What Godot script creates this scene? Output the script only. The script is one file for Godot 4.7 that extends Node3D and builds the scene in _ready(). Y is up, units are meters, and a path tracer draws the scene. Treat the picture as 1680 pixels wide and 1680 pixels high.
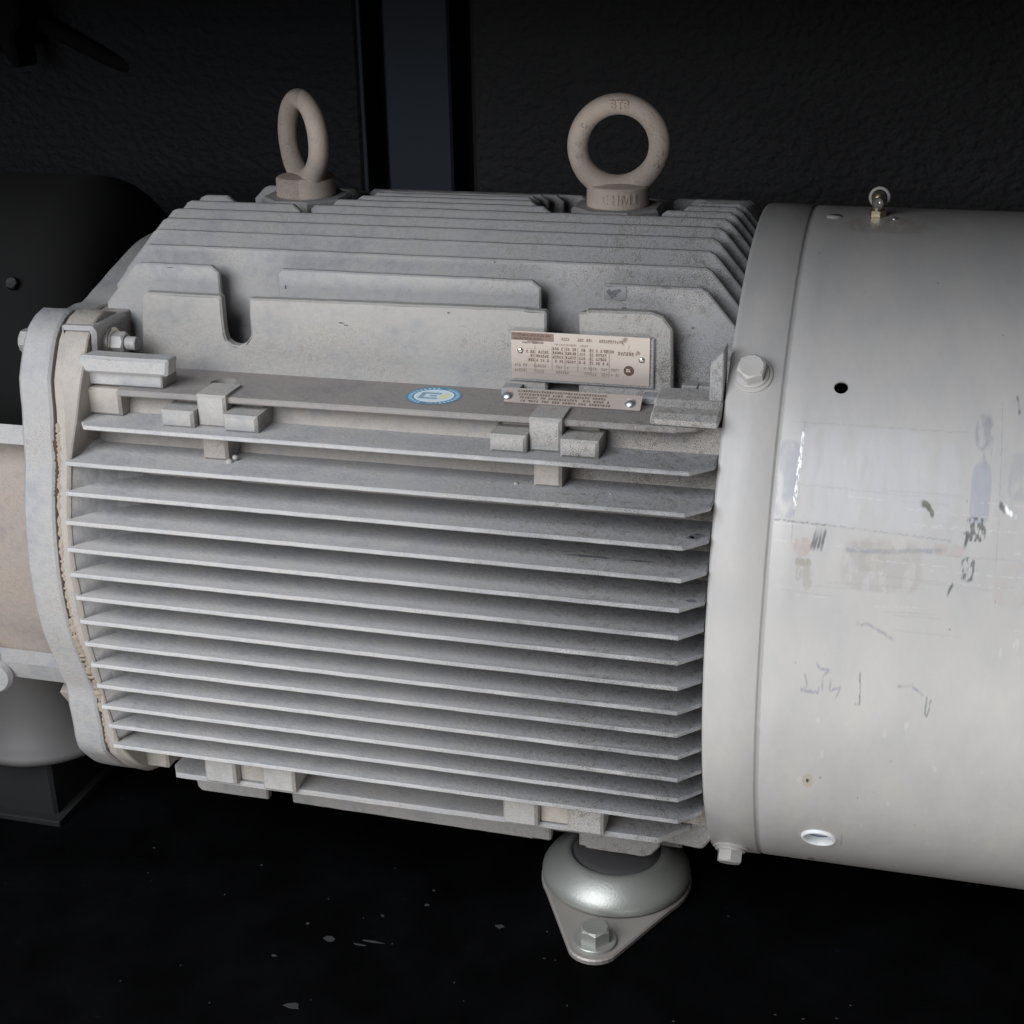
extends Node3D
# A grey finned electric motor standing in a black steel enclosure.
# Axes: X along the shaft (the fan cover starts at X = 0 and runs to the right), Y up, Z towards the open doors.

const FLOOR_Y := -0.279
var rng := RandomNumberGenerator.new()
var M := {}
var used := {}
var motor: Node3D
var grit: Image

func _ready():
	rng.seed = 7
	# ---------------------------------------------------------------- camera
	var cam := Camera3D.new()
	cam.name = "camera"
	add_child(cam)
	var fw := Vector3(-0.24445128, -0.38235291, -0.89109473)
	var right := Vector3(0.96610962, -0.01745208, -0.25754151)
	var up := Vector3(-0.08292029, 0.92385155, -0.373661)
	cam.transform = Transform3D(Basis(right, up, -fw).orthonormalized(), Vector3(0.11232, 0.49545, 1.16806))
	cam.fov = rad_to_deg(2.0 * atan(840.0 / 2418.98538))
	cam.near = 0.02
	cam.far = 60.0
	cam.current = true
	# ---------------------------------------------------------------- surroundings and exposure
	var we := WorldEnvironment.new()
	we.name = "world_environment"
	var env := Environment.new()
	env.background_mode = Environment.BG_COLOR
	env.background_color = Color(0.012, 0.013, 0.015)
	env.ambient_light_source = Environment.AMBIENT_SOURCE_DISABLED
	env.tonemap_mode = Environment.TONE_MAPPER_LINEAR
	env.tonemap_exposure = 1.0
	env.sdfgi_enabled = true
	env.ssao_enabled = true
	env.ssil_enabled = true
	we.environment = env
	add_child(we)
	# ---------------------------------------------------------------- light: daylight through the open doors, from the left of the camera
	area("door_daylight", Vector3(-0.85, 1.2, 1.62), Vector3(-0.1, 0.0, 0.2), Vector2(1.5, 1.6), 6.2, Color(0.97, 0.98, 1.0))
	area("ground_bounce", Vector3(0.05, -0.6, 1.35), Vector3(0.0, -0.05, 0.2), Vector2(2.6, 0.85), 1.85, Color(1.0, 0.99, 0.975))
	make_materials()
	build_enclosure()
	build_pedestal()
	build_left_machine()
	build_motor()
	build_isolator()

func area(called: String, at: Vector3, target: Vector3, size: Vector2, energy: float, col: Color):
	var l := AreaLight3D.new()
	l.name = called
	add_child(l)
	l.look_at_from_position(at, target, Vector3.UP)
	l.area_size = size
	l.area_normalize_energy = true
	l.light_energy = energy
	l.light_color = col
	l.area_range = 12.0
	l.area_attenuation = 2.0
	l.shadow_enabled = true

# ==================================================================== naming
func numbered(called: String, parent: Node) -> String:
	var key := str(parent.get_instance_id()) + called
	used[key] = used.get(key, -1) + 1
	return called if used[key] == 0 else "%s_%03d" % [called, used[key]]

func tag(o: Node, label: String, category := "", group := "", kind := ""):
	if label: o.set_meta("label", label)
	if category: o.set_meta("category", category)
	if group: o.set_meta("group", group)
	if kind: o.set_meta("kind", kind)

func thing(called: String, label: String, category: String, at: Vector3, group := "") -> Node3D:
	var o := Node3D.new()
	o.name = numbered(called, self)
	add_child(o)
	o.position = at
	tag(o, label, category, group)
	return o

func put(called: String, mesh: Mesh, m: Material, parent: Node, label := "") -> MeshInstance3D:
	# mesh vertices are in scene coordinates
	var o := MeshInstance3D.new()
	o.name = numbered(called, parent)
	o.mesh = mesh
	o.material_override = m
	o.cast_shadow = GeometryInstance3D.SHADOW_CASTING_SETTING_ON
	parent.add_child(o)
	o.global_transform = Transform3D.IDENTITY
	if label: o.set_meta("label", label)
	return o

# ==================================================================== geometry
func new_st() -> SurfaceTool:
	var st := SurfaceTool.new()
	st.begin(Mesh.PRIMITIVE_TRIANGLES)
	return st

var soot: FastNoiseLite          # while set, vertices carry sooty dirt that thickens towards the fan end

func tri(st: SurfaceTool, a: Vector3, b: Vector3, c: Vector3, sg := 0xFFFFFFFF):
	# a, b, c counter-clockwise seen from outside
	for p in [a, c, b]:
		if soot:
			var w := smoothstep(-0.36, -0.01, p.x) * clampf(0.62 + soot.get_noise_3d(p.x * 40.0, p.y * 60.0, p.z * 40.0) * 1.1, 0.0, 1.0)
			st.set_color(Color(1.0 - 0.42 * w, 1.0 - 0.41 * w, 1.0 - 0.385 * w))
		st.set_smooth_group(sg)
		st.add_vertex(p)

func quad(st: SurfaceTool, a, b, c, d, sg := 0xFFFFFFFF):
	tri(st, a, b, c, sg)
	tri(st, a, c, d, sg)

func done(st: SurfaceTool) -> ArrayMesh:
	st.generate_normals()
	return st.commit()

func ccw(poly: PackedVector2Array) -> PackedVector2Array:
	if Geometry2D.is_polygon_clockwise(poly):
		var q := poly.duplicate()
		q.reverse()
		return q
	return poly

func subdivide(poly: PackedVector2Array, step: float, jitter: float) -> PackedVector2Array:
	var out := PackedVector2Array()
	var n := poly.size()
	for i in n:
		var a := poly[i]
		var b := poly[(i + 1) % n]
		var k := maxi(1, int(a.distance_to(b) / step))
		for j in k:
			var q := a.lerp(b, float(j) / k)
			if jitter > 0.0:
				q += Vector2(rng.randf_range(-jitter, jitter), rng.randf_range(-jitter, jitter))
			out.append(q)
	return out

func inset(poly: PackedVector2Array, d: float) -> PackedVector2Array:
	var out := PackedVector2Array()
	var n := poly.size()
	for i in n:
		var e0 := (poly[i] - poly[(i + n - 1) % n]).normalized()
		var e1 := (poly[(i + 1) % n] - poly[i]).normalized()
		var n0 := Vector2(-e0.y, e0.x)
		var n1 := Vector2(-e1.y, e1.x)
		var m := n0 + n1
		var k := 1.0 + n0.dot(n1)
		out.append(poly[i] + m / maxf(k, 0.35) * d)
	return out

func cap(st: SurfaceTool, poly: PackedVector2Array, f: Transform3D, z: float, flip: bool):
	var ix := Geometry2D.triangulate_polygon(poly)
	for i in range(0, ix.size(), 3):
		var t := [poly[ix[i]], poly[ix[i + 1]], poly[ix[i + 2]]]
		if (t[1] - t[0]).cross(t[2] - t[0]) < 0.0: t.reverse()
		if flip: t.reverse()
		var v := t.map(func(q): return f * Vector3(q.x, q.y, z))
		tri(st, v[0], v[1], v[2])

func plate_into(st: SurfaceTool, poly_in: PackedVector2Array, f: Transform3D, t: float, bevel: float, step := 0.0, jitter := 0.0, hole := Vector3.ZERO):
	# a bevelled slab: outline in the frame's x, y and thickness t centred on the frame's z; hole = (x, y, radius)
	var poly := ccw(poly_in)
	if step > 0.0: poly = subdivide(poly, step, jitter)
	var ins := inset(poly, bevel)
	var h := t * 0.5
	var n := poly.size()
	for i in n:
		var j := (i + 1) % n
		var pi := func(q: Vector2, z: float) -> Vector3: return f * Vector3(q.x, q.y, z)
		quad(st, pi.call(poly[i], -h + bevel), pi.call(poly[j], -h + bevel), pi.call(poly[j], h - bevel), pi.call(poly[i], h - bevel))
		quad(st, pi.call(poly[i], h - bevel), pi.call(poly[j], h - bevel), pi.call(ins[j], h), pi.call(ins[i], h))
		quad(st, pi.call(ins[i], -h), pi.call(ins[j], -h), pi.call(poly[j], -h + bevel), pi.call(poly[i], -h + bevel))
	var caps := [ins]
	if hole.z > 0.0:
		var circ := PackedVector2Array()
		for k in 28: circ.append(Vector2(hole.x, hole.y) + Vector2.from_angle(TAU * k / 28.0) * hole.z)
		caps = []
		for s in [-1.0, 1.0]:
			var half := PackedVector2Array([Vector2(hole.x, -9), Vector2(hole.x + s * 9.0, -9), Vector2(hole.x + s * 9.0, 9), Vector2(hole.x, 9)])
			for q in Geometry2D.intersect_polygons(ins, half):
				for w in Geometry2D.clip_polygons(q, circ): caps.append(w)
		for k in 28:
			var a := circ[k]
			var b := circ[(k + 1) % 28]
			quad(st, f * Vector3(b.x, b.y, -h), f * Vector3(a.x, a.y, -h), f * Vector3(a.x, a.y, h), f * Vector3(b.x, b.y, h))
	for c in caps:
		cap(st, c, f, h, false)
		cap(st, c, f, -h, true)

func plate(poly: PackedVector2Array, f: Transform3D, t: float, bevel: float, step := 0.0, jitter := 0.0, hole := Vector3.ZERO) -> ArrayMesh:
	var st := new_st()
	plate_into(st, poly, f, t, bevel, step, jitter, hole)
	return done(st)

# frames: outline axes -> scene axes
func frame_xy(z: float) -> Transform3D: return Transform3D(Basis(Vector3.RIGHT, Vector3.UP, Vector3.BACK), Vector3(0, 0, z))       # outline (X, Y), thickness Z
func frame_xz(y: float) -> Transform3D: return Transform3D(Basis(Vector3.RIGHT, Vector3.FORWARD, Vector3.UP), Vector3(0, y, 0))      # outline (X, -Z), thickness Y
func frame_zy(x: float) -> Transform3D: return Transform3D(Basis(Vector3.FORWARD, Vector3.UP, Vector3.RIGHT), Vector3(x, 0, 0))      # outline (-Z, Y), thickness X

func rect(x0: float, y0: float, x1: float, y1: float) -> PackedVector2Array:
	return PackedVector2Array([Vector2(x0, y0), Vector2(x1, y0), Vector2(x1, y1), Vector2(x0, y1)])

func rounded(poly: PackedVector2Array, r: float, steps := 4) -> PackedVector2Array:
	var out := PackedVector2Array()
	var n := poly.size()
	for i in n:
		var p := poly[i]
		var a := poly[(i + n - 1) % n]
		var b := poly[(i + 1) % n]
		var rr := minf(r, minf(p.distance_to(a), p.distance_to(b)) * 0.45)
		var s := p + (a - p).normalized() * rr
		var e := p + (b - p).normalized() * rr
		for k in steps + 1:
			var t := float(k) / steps
			out.append(s.lerp(p, t).lerp(p.lerp(e, t), t))
	return out

func box(x0, y0, z0, x1, y1, z1, bevel := 0.0012) -> ArrayMesh:
	return plate(rect(x0, y0, x1, y1), frame_xy((z0 + z1) * 0.5), absf(z1 - z0), bevel)

func prism_x(poly_zy: PackedVector2Array, x0: float, x1: float, bevel: float, step := 0.0, jitter := 0.0) -> ArrayMesh:
	var p := PackedVector2Array()
	for q in poly_zy: p.append(Vector2(-q.x, q.y))
	return plate(p, frame_zy((x0 + x1) * 0.5), x1 - x0, bevel, step, jitter)

func lathe(st: SurfaceTool, prof: PackedVector2Array, f: Transform3D, segs: int, smooth := true, a0 := 0.0, a1 := TAU):
	# profile (along the frame's z, radius); smooth shading round, and along short profile steps
	for i in prof.size() - 1:
		for k in segs:
			var t0 := lerpf(a0, a1, float(k) / segs)
			var t1 := lerpf(a0, a1, float(k + 1) / segs)
			var v := []
			for q in [[prof[i], t0], [prof[i], t1], [prof[i + 1], t1], [prof[i + 1], t0]]:
				v.append(f * Vector3(cos(q[1]) * q[0].y, sin(q[1]) * q[0].y, q[0].x))
			var sg := 1 + i if smooth else 0xFFFFFFFF
			if prof[i].y > 1e-6: tri(st, v[0], v[1], v[2], sg)
			if prof[i + 1].y > 1e-6: tri(st, v[0], v[2], v[3], sg)

func lathe_smooth(st: SurfaceTool, prof: PackedVector2Array, f: Transform3D, segs: int, a0 := 0.0, a1 := TAU):
	# one smooth group for the whole profile
	for i in prof.size() - 1:
		for k in segs:
			var t0 := lerpf(a0, a1, float(k) / segs)
			var t1 := lerpf(a0, a1, float(k + 1) / segs)
			var v := []
			for q in [[prof[i], t0], [prof[i], t1], [prof[i + 1], t1], [prof[i + 1], t0]]:
				v.append(f * Vector3(cos(q[1]) * q[0].y, sin(q[1]) * q[0].y, q[0].x))
			if prof[i].y > 1e-6: tri(st, v[0], v[1], v[2], 1)
			if prof[i + 1].y > 1e-6: tri(st, v[0], v[2], v[3], 1)

func aim(at: Vector3, dir: Vector3, roll := 0.0) -> Transform3D:
	# a frame whose z points along dir
	var z := dir.normalized()
	var x := (Vector3.UP if absf(z.y) < 0.9 else Vector3.RIGHT).cross(z).normalized()
	var b := Basis(x, z.cross(x), z)
	return Transform3D(b * Basis(Vector3.BACK, roll), at)

func hex_bolt(f: Transform3D, r: float, h: float) -> ArrayMesh:
	# hexagon head with a turned chamfer and a shallow dished top
	var st := new_st()
	var pts := []
	for k in 6: pts.append(Vector2.from_angle(TAU * k / 6.0))
	for k in 6:
		var a: Vector2 = pts[k] * r
		var b: Vector2 = pts[(k + 1) % 6] * r
		var m := (a + b) * 0.5
		var hc := h * 0.84
		quad(st, f * Vector3(a.x, a.y, 0), f * Vector3(m.x, m.y, 0), f * Vector3(m.x, m.y, h * 0.95), f * Vector3(a.x, a.y, hc))
		quad(st, f * Vector3(m.x, m.y, 0), f * Vector3(b.x, b.y, 0), f * Vector3(b.x, b.y, hc), f * Vector3(m.x, m.y, h * 0.95))
		var rt := r * 0.80
		var ta := a.normalized() * rt
		var tm := m.normalized() * rt
		var tb := b.normalized() * rt
		quad(st, f * Vector3(a.x, a.y, hc), f * Vector3(m.x, m.y, h * 0.95), f * Vector3(tm.x, tm.y, h), f * Vector3(ta.x, ta.y, h))
		quad(st, f * Vector3(m.x, m.y, h * 0.95), f * Vector3(b.x, b.y, hc), f * Vector3(tb.x, tb.y, h), f * Vector3(tm.x, tm.y, h))
		tri(st, f * Vector3(0, 0, h * 0.97), f * Vector3(ta.x, ta.y, h), f * Vector3(tm.x, tm.y, h))
		tri(st, f * Vector3(0, 0, h * 0.97), f * Vector3(tm.x, tm.y, h), f * Vector3(tb.x, tb.y, h))
	return done(st)

func washer(f: Transform3D, r: float, h: float, bev := 0.0006) -> ArrayMesh:
	var st := new_st()
	lathe(st, PackedVector2Array([Vector2(-0.002, r), Vector2(h - bev, r), Vector2(h, r - bev), Vector2(h, 0)]), f, 36)
	return done(st)

func tube(path: Array, r: float, segs := 12) -> ArrayMesh:
	var st := new_st()
	var rings := []
	for i in path.size():
		var d: Vector3 = (path[mini(i + 1, path.size() - 1)] - path[maxi(i - 1, 0)]).normalized()
		rings.append(aim(path[i], d))
	for i in path.size() - 1:
		for k in segs:
			var a := TAU * k / segs
			var b := TAU * (k + 1) / segs
			quad(st, rings[i] * Vector3(cos(a) * r, sin(a) * r, 0), rings[i] * Vector3(cos(b) * r, sin(b) * r, 0), rings[i + 1] * Vector3(cos(b) * r, sin(b) * r, 0), rings[i + 1] * Vector3(cos(a) * r, sin(a) * r, 0), 1)
	return done(st)

# ==================================================================== materials
func noise(freq: float, oct := 4, sd := 1, kind := FastNoiseLite.TYPE_SIMPLEX_SMOOTH) -> FastNoiseLite:
	var n := FastNoiseLite.new()
	n.noise_type = kind
	n.frequency = freq
	n.fractal_octaves = oct
	n.seed = sd
	return n

func nbytes(n: FastNoiseLite, w: int, h: int) -> PackedByteArray:
	var im := n.get_seamless_image(w, h, false, false, 0.12)
	im.convert(Image.FORMAT_L8)
	return im.get_data()

func tex(im: Image) -> ImageTexture:
	im.generate_mipmaps()
	return ImageTexture.create_from_image(im)

func std(col: Color, rough: float, metal := 0.0) -> StandardMaterial3D:
	var m := StandardMaterial3D.new()
	m.albedo_color = col
	m.roughness = rough
	m.metallic = metal
	return m

func tri_map(m: StandardMaterial3D, tile: float):
	m.uv1_triplanar = true
	m.uv1_world_triplanar = true
	m.uv1_triplanar_sharpness = 4.0
	m.uv1_scale = Vector3.ONE / tile

func make_materials():
	# painted cast iron: one 0.5 m tile, so that along X it covers the frame once; gritty dirt gathers towards the fan end
	var W := 1536
	var coarse := nbytes(noise(0.006, 4, 3), W, W)
	var mid := nbytes(noise(0.03, 4, 5), W, W)
	var fine := nbytes(noise(0.16, 3, 9), W, W)
	var speck := nbytes(noise(0.40, 2, 21), W, W)
	var alb := PackedByteArray()
	alb.resize(W * W * 3)
	var i := 0
	for y in W:
		for x in W:
			var u := float(x) / W          # 0 at X = -0.5, 1 at X = 0
			var c := coarse[i] / 255.0 - 0.5
			var md := mid[i] / 255.0 - 0.5
			var fn := fine[i] / 255.0 - 0.5
			var sp := speck[i] / 255.0
			var dirt := smoothstep(0.45, 1.0, u) * 0.8 + c * 0.9
			var v := 0.625 + c * 0.07 + md * 0.05 + fn * 0.03
			var warm := clampf(0.004 + c * 0.04 + md * 0.03, -0.012, 0.045)
			var thr := 0.76 - 0.16 * clampf(dirt, 0.0, 1.0)
			var d := smoothstep(thr, thr + 0.14, sp) * (0.28 + 0.40 * clampf(dirt, 0.0, 1.0))
			d += smoothstep(0.62, 0.80, mid[i] / 255.0) * 0.10 * clampf(dirt + 0.3, 0.0, 1.0)
			v *= 1.0 - d
			v -= 0.10 * clampf(dirt, 0.0, 1.0) * (0.45 + 0.55 * smoothstep(0.2, 0.8, mid[i] / 255.0))
			alb[i * 3] = int(clampf(v + warm * (1.0 - d), 0.0, 1.0) * 255.0)
			alb[i * 3 + 1] = int(clampf(v + warm * 0.55 * (1.0 - d), 0.0, 1.0) * 255.0)
			alb[i * 3 + 2] = int(clampf(v + 0.004, 0.0, 1.0) * 255.0)
			i += 1
	var cast_tex := tex(Image.create_from_data(W, W, false, Image.FORMAT_RGB8, alb))
	var bump := noise(0.11, 4, 33).get_seamless_image(1024, 1024, false, false, 0.12)
	bump.convert(Image.FORMAT_L8)
	grit = bump
	var nm: Image = bump.duplicate()
	nm.convert(Image.FORMAT_RGBA8)
	nm.bump_map_to_normal_map(1.2)
	var cast_n := tex(nm)
	var m := std(Color(1, 1, 1), 0.62)
	m.albedo_texture = cast_tex
	m.normal_enabled = true
	m.normal_texture = cast_n
	m.normal_scale = 0.45
	tri_map(m, 0.5)
	M.cast = m
	var m2: StandardMaterial3D = m.duplicate()
	m2.albedo_color = Color(1.0, 0.99, 0.97)
	M.pad = m2
	var m3: StandardMaterial3D = m.duplicate()
	m3.albedo_color = Color(1.02, 0.985, 0.94)
	m3.uv1_offset = Vector3(0.4, 0.13, 0.3)
	M.cream = m3
	var m8: StandardMaterial3D = m3.duplicate()
	m8.uv1_offset = Vector3.ZERO
	M.body = m8
	var m10: StandardMaterial3D = m3.duplicate()
	m10.albedo_color = Color(0.96, 0.93, 0.89)
	M.flange = m10
	var m9: StandardMaterial3D = m.duplicate()
	m9.albedo_color = Color(1.05, 1.05, 1.05)
	m9.vertex_color_use_as_albedo = true
	M.fin = m9
	var m7: StandardMaterial3D = m3.duplicate()
	m7.albedo_color = Color(0.86, 0.81, 0.765)
	M.bell = m7
	var m6: StandardMaterial3D = m.duplicate()
	m6.uv1_offset = Vector3(0.4, 0.13, 0.3)
	m6.albedo_color = Color(0.93, 0.93, 0.93)
	M.clean = m6
	var m4: StandardMaterial3D = m.duplicate()
	m4.albedo_color = Color(1.19, 1.11, 1.04)
	m4.roughness = 0.66
	m4.uv1_scale = Vector3.ONE / 0.16
	m4.uv1_offset = Vector3(0.37, 0.21, 0.6)
	m4.normal_scale = 1.5
	M.eye = m4
	var m5: StandardMaterial3D = m.duplicate()
	m5.albedo_color = Color(0.86, 0.835, 0.82)
	M.dusty = m5
	# black enclosure
	var foam_n := noise(0.035, 4, 50).get_seamless_image(1024, 512, false, false, 0.12)
	foam_n.convert(Image.FORMAT_RGBA8)
	foam_n.bump_map_to_normal_map(3.5)
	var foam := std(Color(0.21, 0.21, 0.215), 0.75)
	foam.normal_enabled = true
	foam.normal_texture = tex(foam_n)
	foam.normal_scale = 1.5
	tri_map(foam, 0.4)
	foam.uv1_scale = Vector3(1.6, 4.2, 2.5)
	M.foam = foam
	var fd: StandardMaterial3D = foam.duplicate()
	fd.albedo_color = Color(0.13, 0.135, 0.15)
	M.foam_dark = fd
	M.post = std(Color(0.185, 0.225, 0.27), 0.65)
	M.black = std(Color(0.035, 0.036, 0.039), 0.9)
	M.drum = std(Color(0.05, 0.05, 0.052), 0.95)
	M.floor = make_floor()
	# zinc plated steel
	var zinc := std(Color(0.62, 0.63, 0.61), 0.42, 0.5)
	zinc.roughness_texture = cast_tex
	zinc.roughness_texture_channel = BaseMaterial3D.TEXTURE_CHANNEL_RED
	zinc.roughness = 0.70
	zinc.normal_enabled = true
	zinc.normal_texture = cast_n
	zinc.normal_scale = 0.25
	tri_map(zinc, 0.3)
	M.zinc = zinc
	M.base = std(Color(0.63, 0.61, 0.59), 0.55, 0.45)
	M.steel = std(Color(0.75, 0.76, 0.78), 0.35, 0.9)
	M.bright = std(Color(0.85, 0.83, 0.80), 0.25, 0.9)
	M.brass = std(Color(0.72, 0.66, 0.55), 0.3, 0.9)
	M.rubber = std(Color(0.30, 0.29, 0.295), 0.65)
	M.chip = std(Color(0.36, 0.365, 0.385), 0.7)
	M.paint = std(Color(0.645, 0.64, 0.628), 0.44)
	M.plate = make_nameplate(256, 92, true)
	M.plate2 = make_nameplate(256, 46, false)
	M.sticker = make_sticker()
	M.cover = make_cover_paint()

func make_floor() -> StandardMaterial3D:
	var W := 1024
	var n1 := nbytes(noise(0.01, 4, 70), W, W)
	var n2 := nbytes(noise(0.12, 3, 71), W, W)
	var d := PackedByteArray()
	d.resize(W * W * 3)
	for i in W * W:
		var v := 0.020 + (n1[i] / 255.0 - 0.5) * 0.030
		v += smoothstep(0.80, 0.95, n2[i] / 255.0) * 0.06 * smoothstep(0.45, 0.7, n1[i] / 255.0)
		d[i * 3] = int(clampf(v * 0.92, 0, 1) * 255)
		d[i * 3 + 1] = int(clampf(v, 0, 1) * 255)
		d[i * 3 + 2] = int(clampf(v * 1.22, 0, 1) * 255)
	var im := Image.create_from_data(W, W, false, Image.FORMAT_RGB8, d)
	var m := std(Color(1, 1, 1), 0.62)
	m.metallic_specular = 0.15
	m.albedo_texture = tex(im)
	tri_map(m, 0.9)
	return m

func blot(im: Image, cx: float, cy: float, rx: float, ry: float, col: Color, alpha: float, rough := 0.0, sd := 1, freq := 0.016):
	# a soft patch; rough > 0 breaks it up into flecks
	var nz := noise(freq if rx > 20.0 else 0.06, 5, sd)
	var ex := 4.0 if rx > 40.0 and ry < rx * 4.0 else 2.2
	var w := im.get_width()
	var h := im.get_height()
	for y in range(maxi(0, int(cy - ry)), mini(h, int(cy + ry) + 1)):
		for x in range(maxi(0, int(cx - rx)), mini(w, int(cx + rx) + 1)):
			var e := pow(absf((x - cx) / rx), ex) + pow(absf((y - cy) / ry), ex)
			if e >= 1.0: continue
			var a := alpha * smoothstep(1.0, 0.55, e)
			if rough > 0.0: a *= smoothstep(rough - 0.22, rough + 0.22, nz.get_noise_2d(x, y * 0.8) * 0.9 + 0.54)
			im.set_pixel(x, y, im.get_pixel(x, y).lerp(col, a))

func stroke(im: Image, pts: Array, width: float, col: Color, alpha: float, sd := 1):
	var nz := noise(0.05, 3, sd)
	width *= 1.35
	alpha *= 0.8
	for i in pts.size() - 1:
		var a: Vector2 = pts[i]
		var b: Vector2 = pts[i + 1]
		var k := int(a.distance_to(b)) + 1
		for j in k:
			var p := a.lerp(b, float(j) / k)
			p += Vector2(nz.get_noise_2d(p.x, p.y), nz.get_noise_2d(p.y, p.x)) * 3.0
			var al := alpha * clampf(nz.get_noise_2d(p.x * 0.7 + 99.0, p.y * 0.7) * 2.2 + 0.6, 0.05, 1.0)
			for dy in range(-int(width) - 1, int(width) + 2):
				for dx in range(-int(width) - 1, int(width) + 2):
					var q := Vector2i(int(p.x) + dx, int(p.y) + dy)
					if q.x < 0 or q.y < 0 or q.x >= im.get_width() or q.y >= im.get_height(): continue
					var r := (Vector2(q) - p).length() / maxf(width, 0.6)
					if r < 1.0: im.set_pixel(q.x, q.y, im.get_pixel(q.x, q.y).lerp(col, al * (1.0 - r * r) * 0.42))

const CW := 1600      # cover paint: CW x CH pixels over X 0..0.26 m and 160 degrees from -60
const CH := 2048
func cp(x: float, deg: float) -> Vector2: return Vector2(x / 0.26 * CW, (100.0 - deg) / 160.0 * CH)

func make_cover_paint() -> StandardMaterial3D:
	var n1 := nbytes(noise(0.004, 4, 80), CW, CH)
	var n2 := nbytes(noise(0.03, 3, 81), CW, CH)
	var d := PackedByteArray()
	d.resize(CW * CH * 3)
	for i in CW * CH:
		var c := n1[i] / 255.0 - 0.5
		var e := n2[i] / 255.0 - 0.5
		var v := 0.638 + c * 0.035 + e * 0.012
		d[i * 3] = int((v + c * 0.010 + 0.006) * 255)
		d[i * 3 + 1] = int(v * 255)
		d[i * 3 + 2] = int((v - c * 0.012 - 0.006) * 255)
	var im := Image.create_from_data(CW, CH, false, Image.FORMAT_RGB8, d)
	var grey := Color(0.52, 0.53, 0.56)
	var dark := Color(0.33, 0.34, 0.34)
	var white := Color(0.93, 0.94, 0.95)
	var olive := Color(0.56, 0.55, 0.52)
	# ghost of a removed label: a slightly cleaner, bluer rectangle with faint edges
	var q := cp(0.102, 31.2)
	blot(im, q.x, q.y, 0.058 / 0.26 * CW, 7.7 / 160.0 * CH, Color(0.675, 0.69, 0.715), 0.30, 0.34, 2, 0.006)
	stroke(im, [cp(0.047, 38.7), cp(0.161, 38.8)], 1.6, grey, 0.35, 3)
	stroke(im, [cp(0.041, 24.3), cp(0.089, 24.0), cp(0.155, 23.3)], 1.8, grey, 0.6, 4)
	stroke(im, [cp(0.041, 24.3), cp(0.075, 24.05)], 1.8, dark, 0.5, 6)
	# glue residue beside the seam with white flecks on its edge
	q = cp(0.0475, 30.2)
	blot(im, q.x, q.y, 0.0085 / 0.26 * CW, 6.0 / 160.0 * CH, grey, 0.55, 0.42, 11)
	blot(im, q.x + 14, q.y + 6, 0.006 / 0.26 * CW, 5.0 / 160.0 * CH, grey, 0.45, 0.5, 12)
	for k in 22:
		var t := k / 21.0
		q = cp(lerpf(0.0548, 0.0534, t) + rng.randf_range(-0.0007, 0.0007), lerpf(36.6, 26.4, t))
		blot(im, q.x, q.y, rng.randf_range(3, 8), rng.randf_range(5, 12), white, 0.9, 0.45, 20 + k)
	stroke(im, [cp(0.055, 39), cp(0.0535, 24), cp(0.0535, 21)], 2.2, grey, 0.7, 13)
	# torn tape strip
	q = cp(0.1712, 30.2)
	blot(im, q.x, q.y, 0.0066 / 0.26 * CW, 4.6 / 160.0 * CH, Color(0.57, 0.58, 0.61), 0.85, 0.10, 14)
	q = cp(0.1700, 25.2)
	blot(im, q.x, q.y, 0.0066 / 0.26 * CW, 1.8 / 160.0 * CH, dark, 0.8, 0.56, 15, 0.05)
	q = cp(0.1700, 39.0)
	blot(im, q.x, q.y, 0.0055 / 0.26 * CW, 3.0 / 160.0 * CH, grey, 0.6, 0.50, 16, 0.03)
	q = cp(0.1735, 37.5)
	blot(im, q.x, q.y, 0.0035 / 0.26 * CW, 4.4 / 160.0 * CH, grey, 0.5, 0.5, 17, 0.03)
	stroke(im, [cp(0.1655, 24.6), cp(0.1635, 22.2)], 5.0, dark, 0.8, 18)
	q = cp(0.1673, 19.6)
	blot(im, q.x, q.y, 0.006 / 0.26 * CW, 1.9 / 160.0 * CH, dark, 0.8, 0.66, 19, 0.05)
	stroke(im, [cp(0.1585, 17.4), cp(0.156, 15.6)], 4.0, dark, 0.7, 22)
	# scuffs
	stroke(im, [cp(0.134, 28.4), cp(0.1395, 27.8), cp(0.1425, 26.7)], 6.0, Color(0.36, 0.37, 0.33), 0.8, 23)
	stroke(im, [cp(0.184, 28.9), cp(0.187, 28.0)], 6.0, dark, 0.9, 24)
	stroke(im, [cp(0.187, 28.4), cp(0.194, 27.2)], 5.0, white, 0.9, 25)
	for k in 4: stroke(im, [cp(0.0665 + k * 0.0022, 20.6), cp(0.0695 + k * 0.0018, 23.4)], 5.0, dark, 0.5, 26 + k)
	q = cp(0.061, 20.8)
	blot(im, q.x, q.y, 0.0065 / 0.26 * CW, 1.5 / 160.0 * CH, Color(0.60, 0.55, 0.51), 0.6, 0.42, 31)
	stroke(im, [cp(0.0575, 18.6), cp(0.067, 18.6)], 6.0, Color(0.56, 0.54, 0.51), 0.6, 32)
	q = cp(0.066, 16.8)
	blot(im, q.x, q.y, 0.0038 / 0.26 * CW, 2.4 / 160.0 * CH, olive, 0.6, 0.42, 33)
	q = cp(0.060, 17.6)
	blot(im, q.x, q.y, 0.0028 / 0.26 * CW, 2.0 / 160.0 * CH, olive, 0.5, 0.44, 34)
	# broad rubbed smudge
	q = cp(0.113, 19.0)
	blot(im, q.x, q.y, 0.027 / 0.26 * CW, 4.0 / 160.0 * CH, olive, 0.34, 0.40, 35)
	q = cp(0.104, 20.2)
	blot(im, q.x, q.y, 0.012 / 0.26 * CW, 2.2 / 160.0 * CH, olive, 0.38, 0.40, 36)
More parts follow.
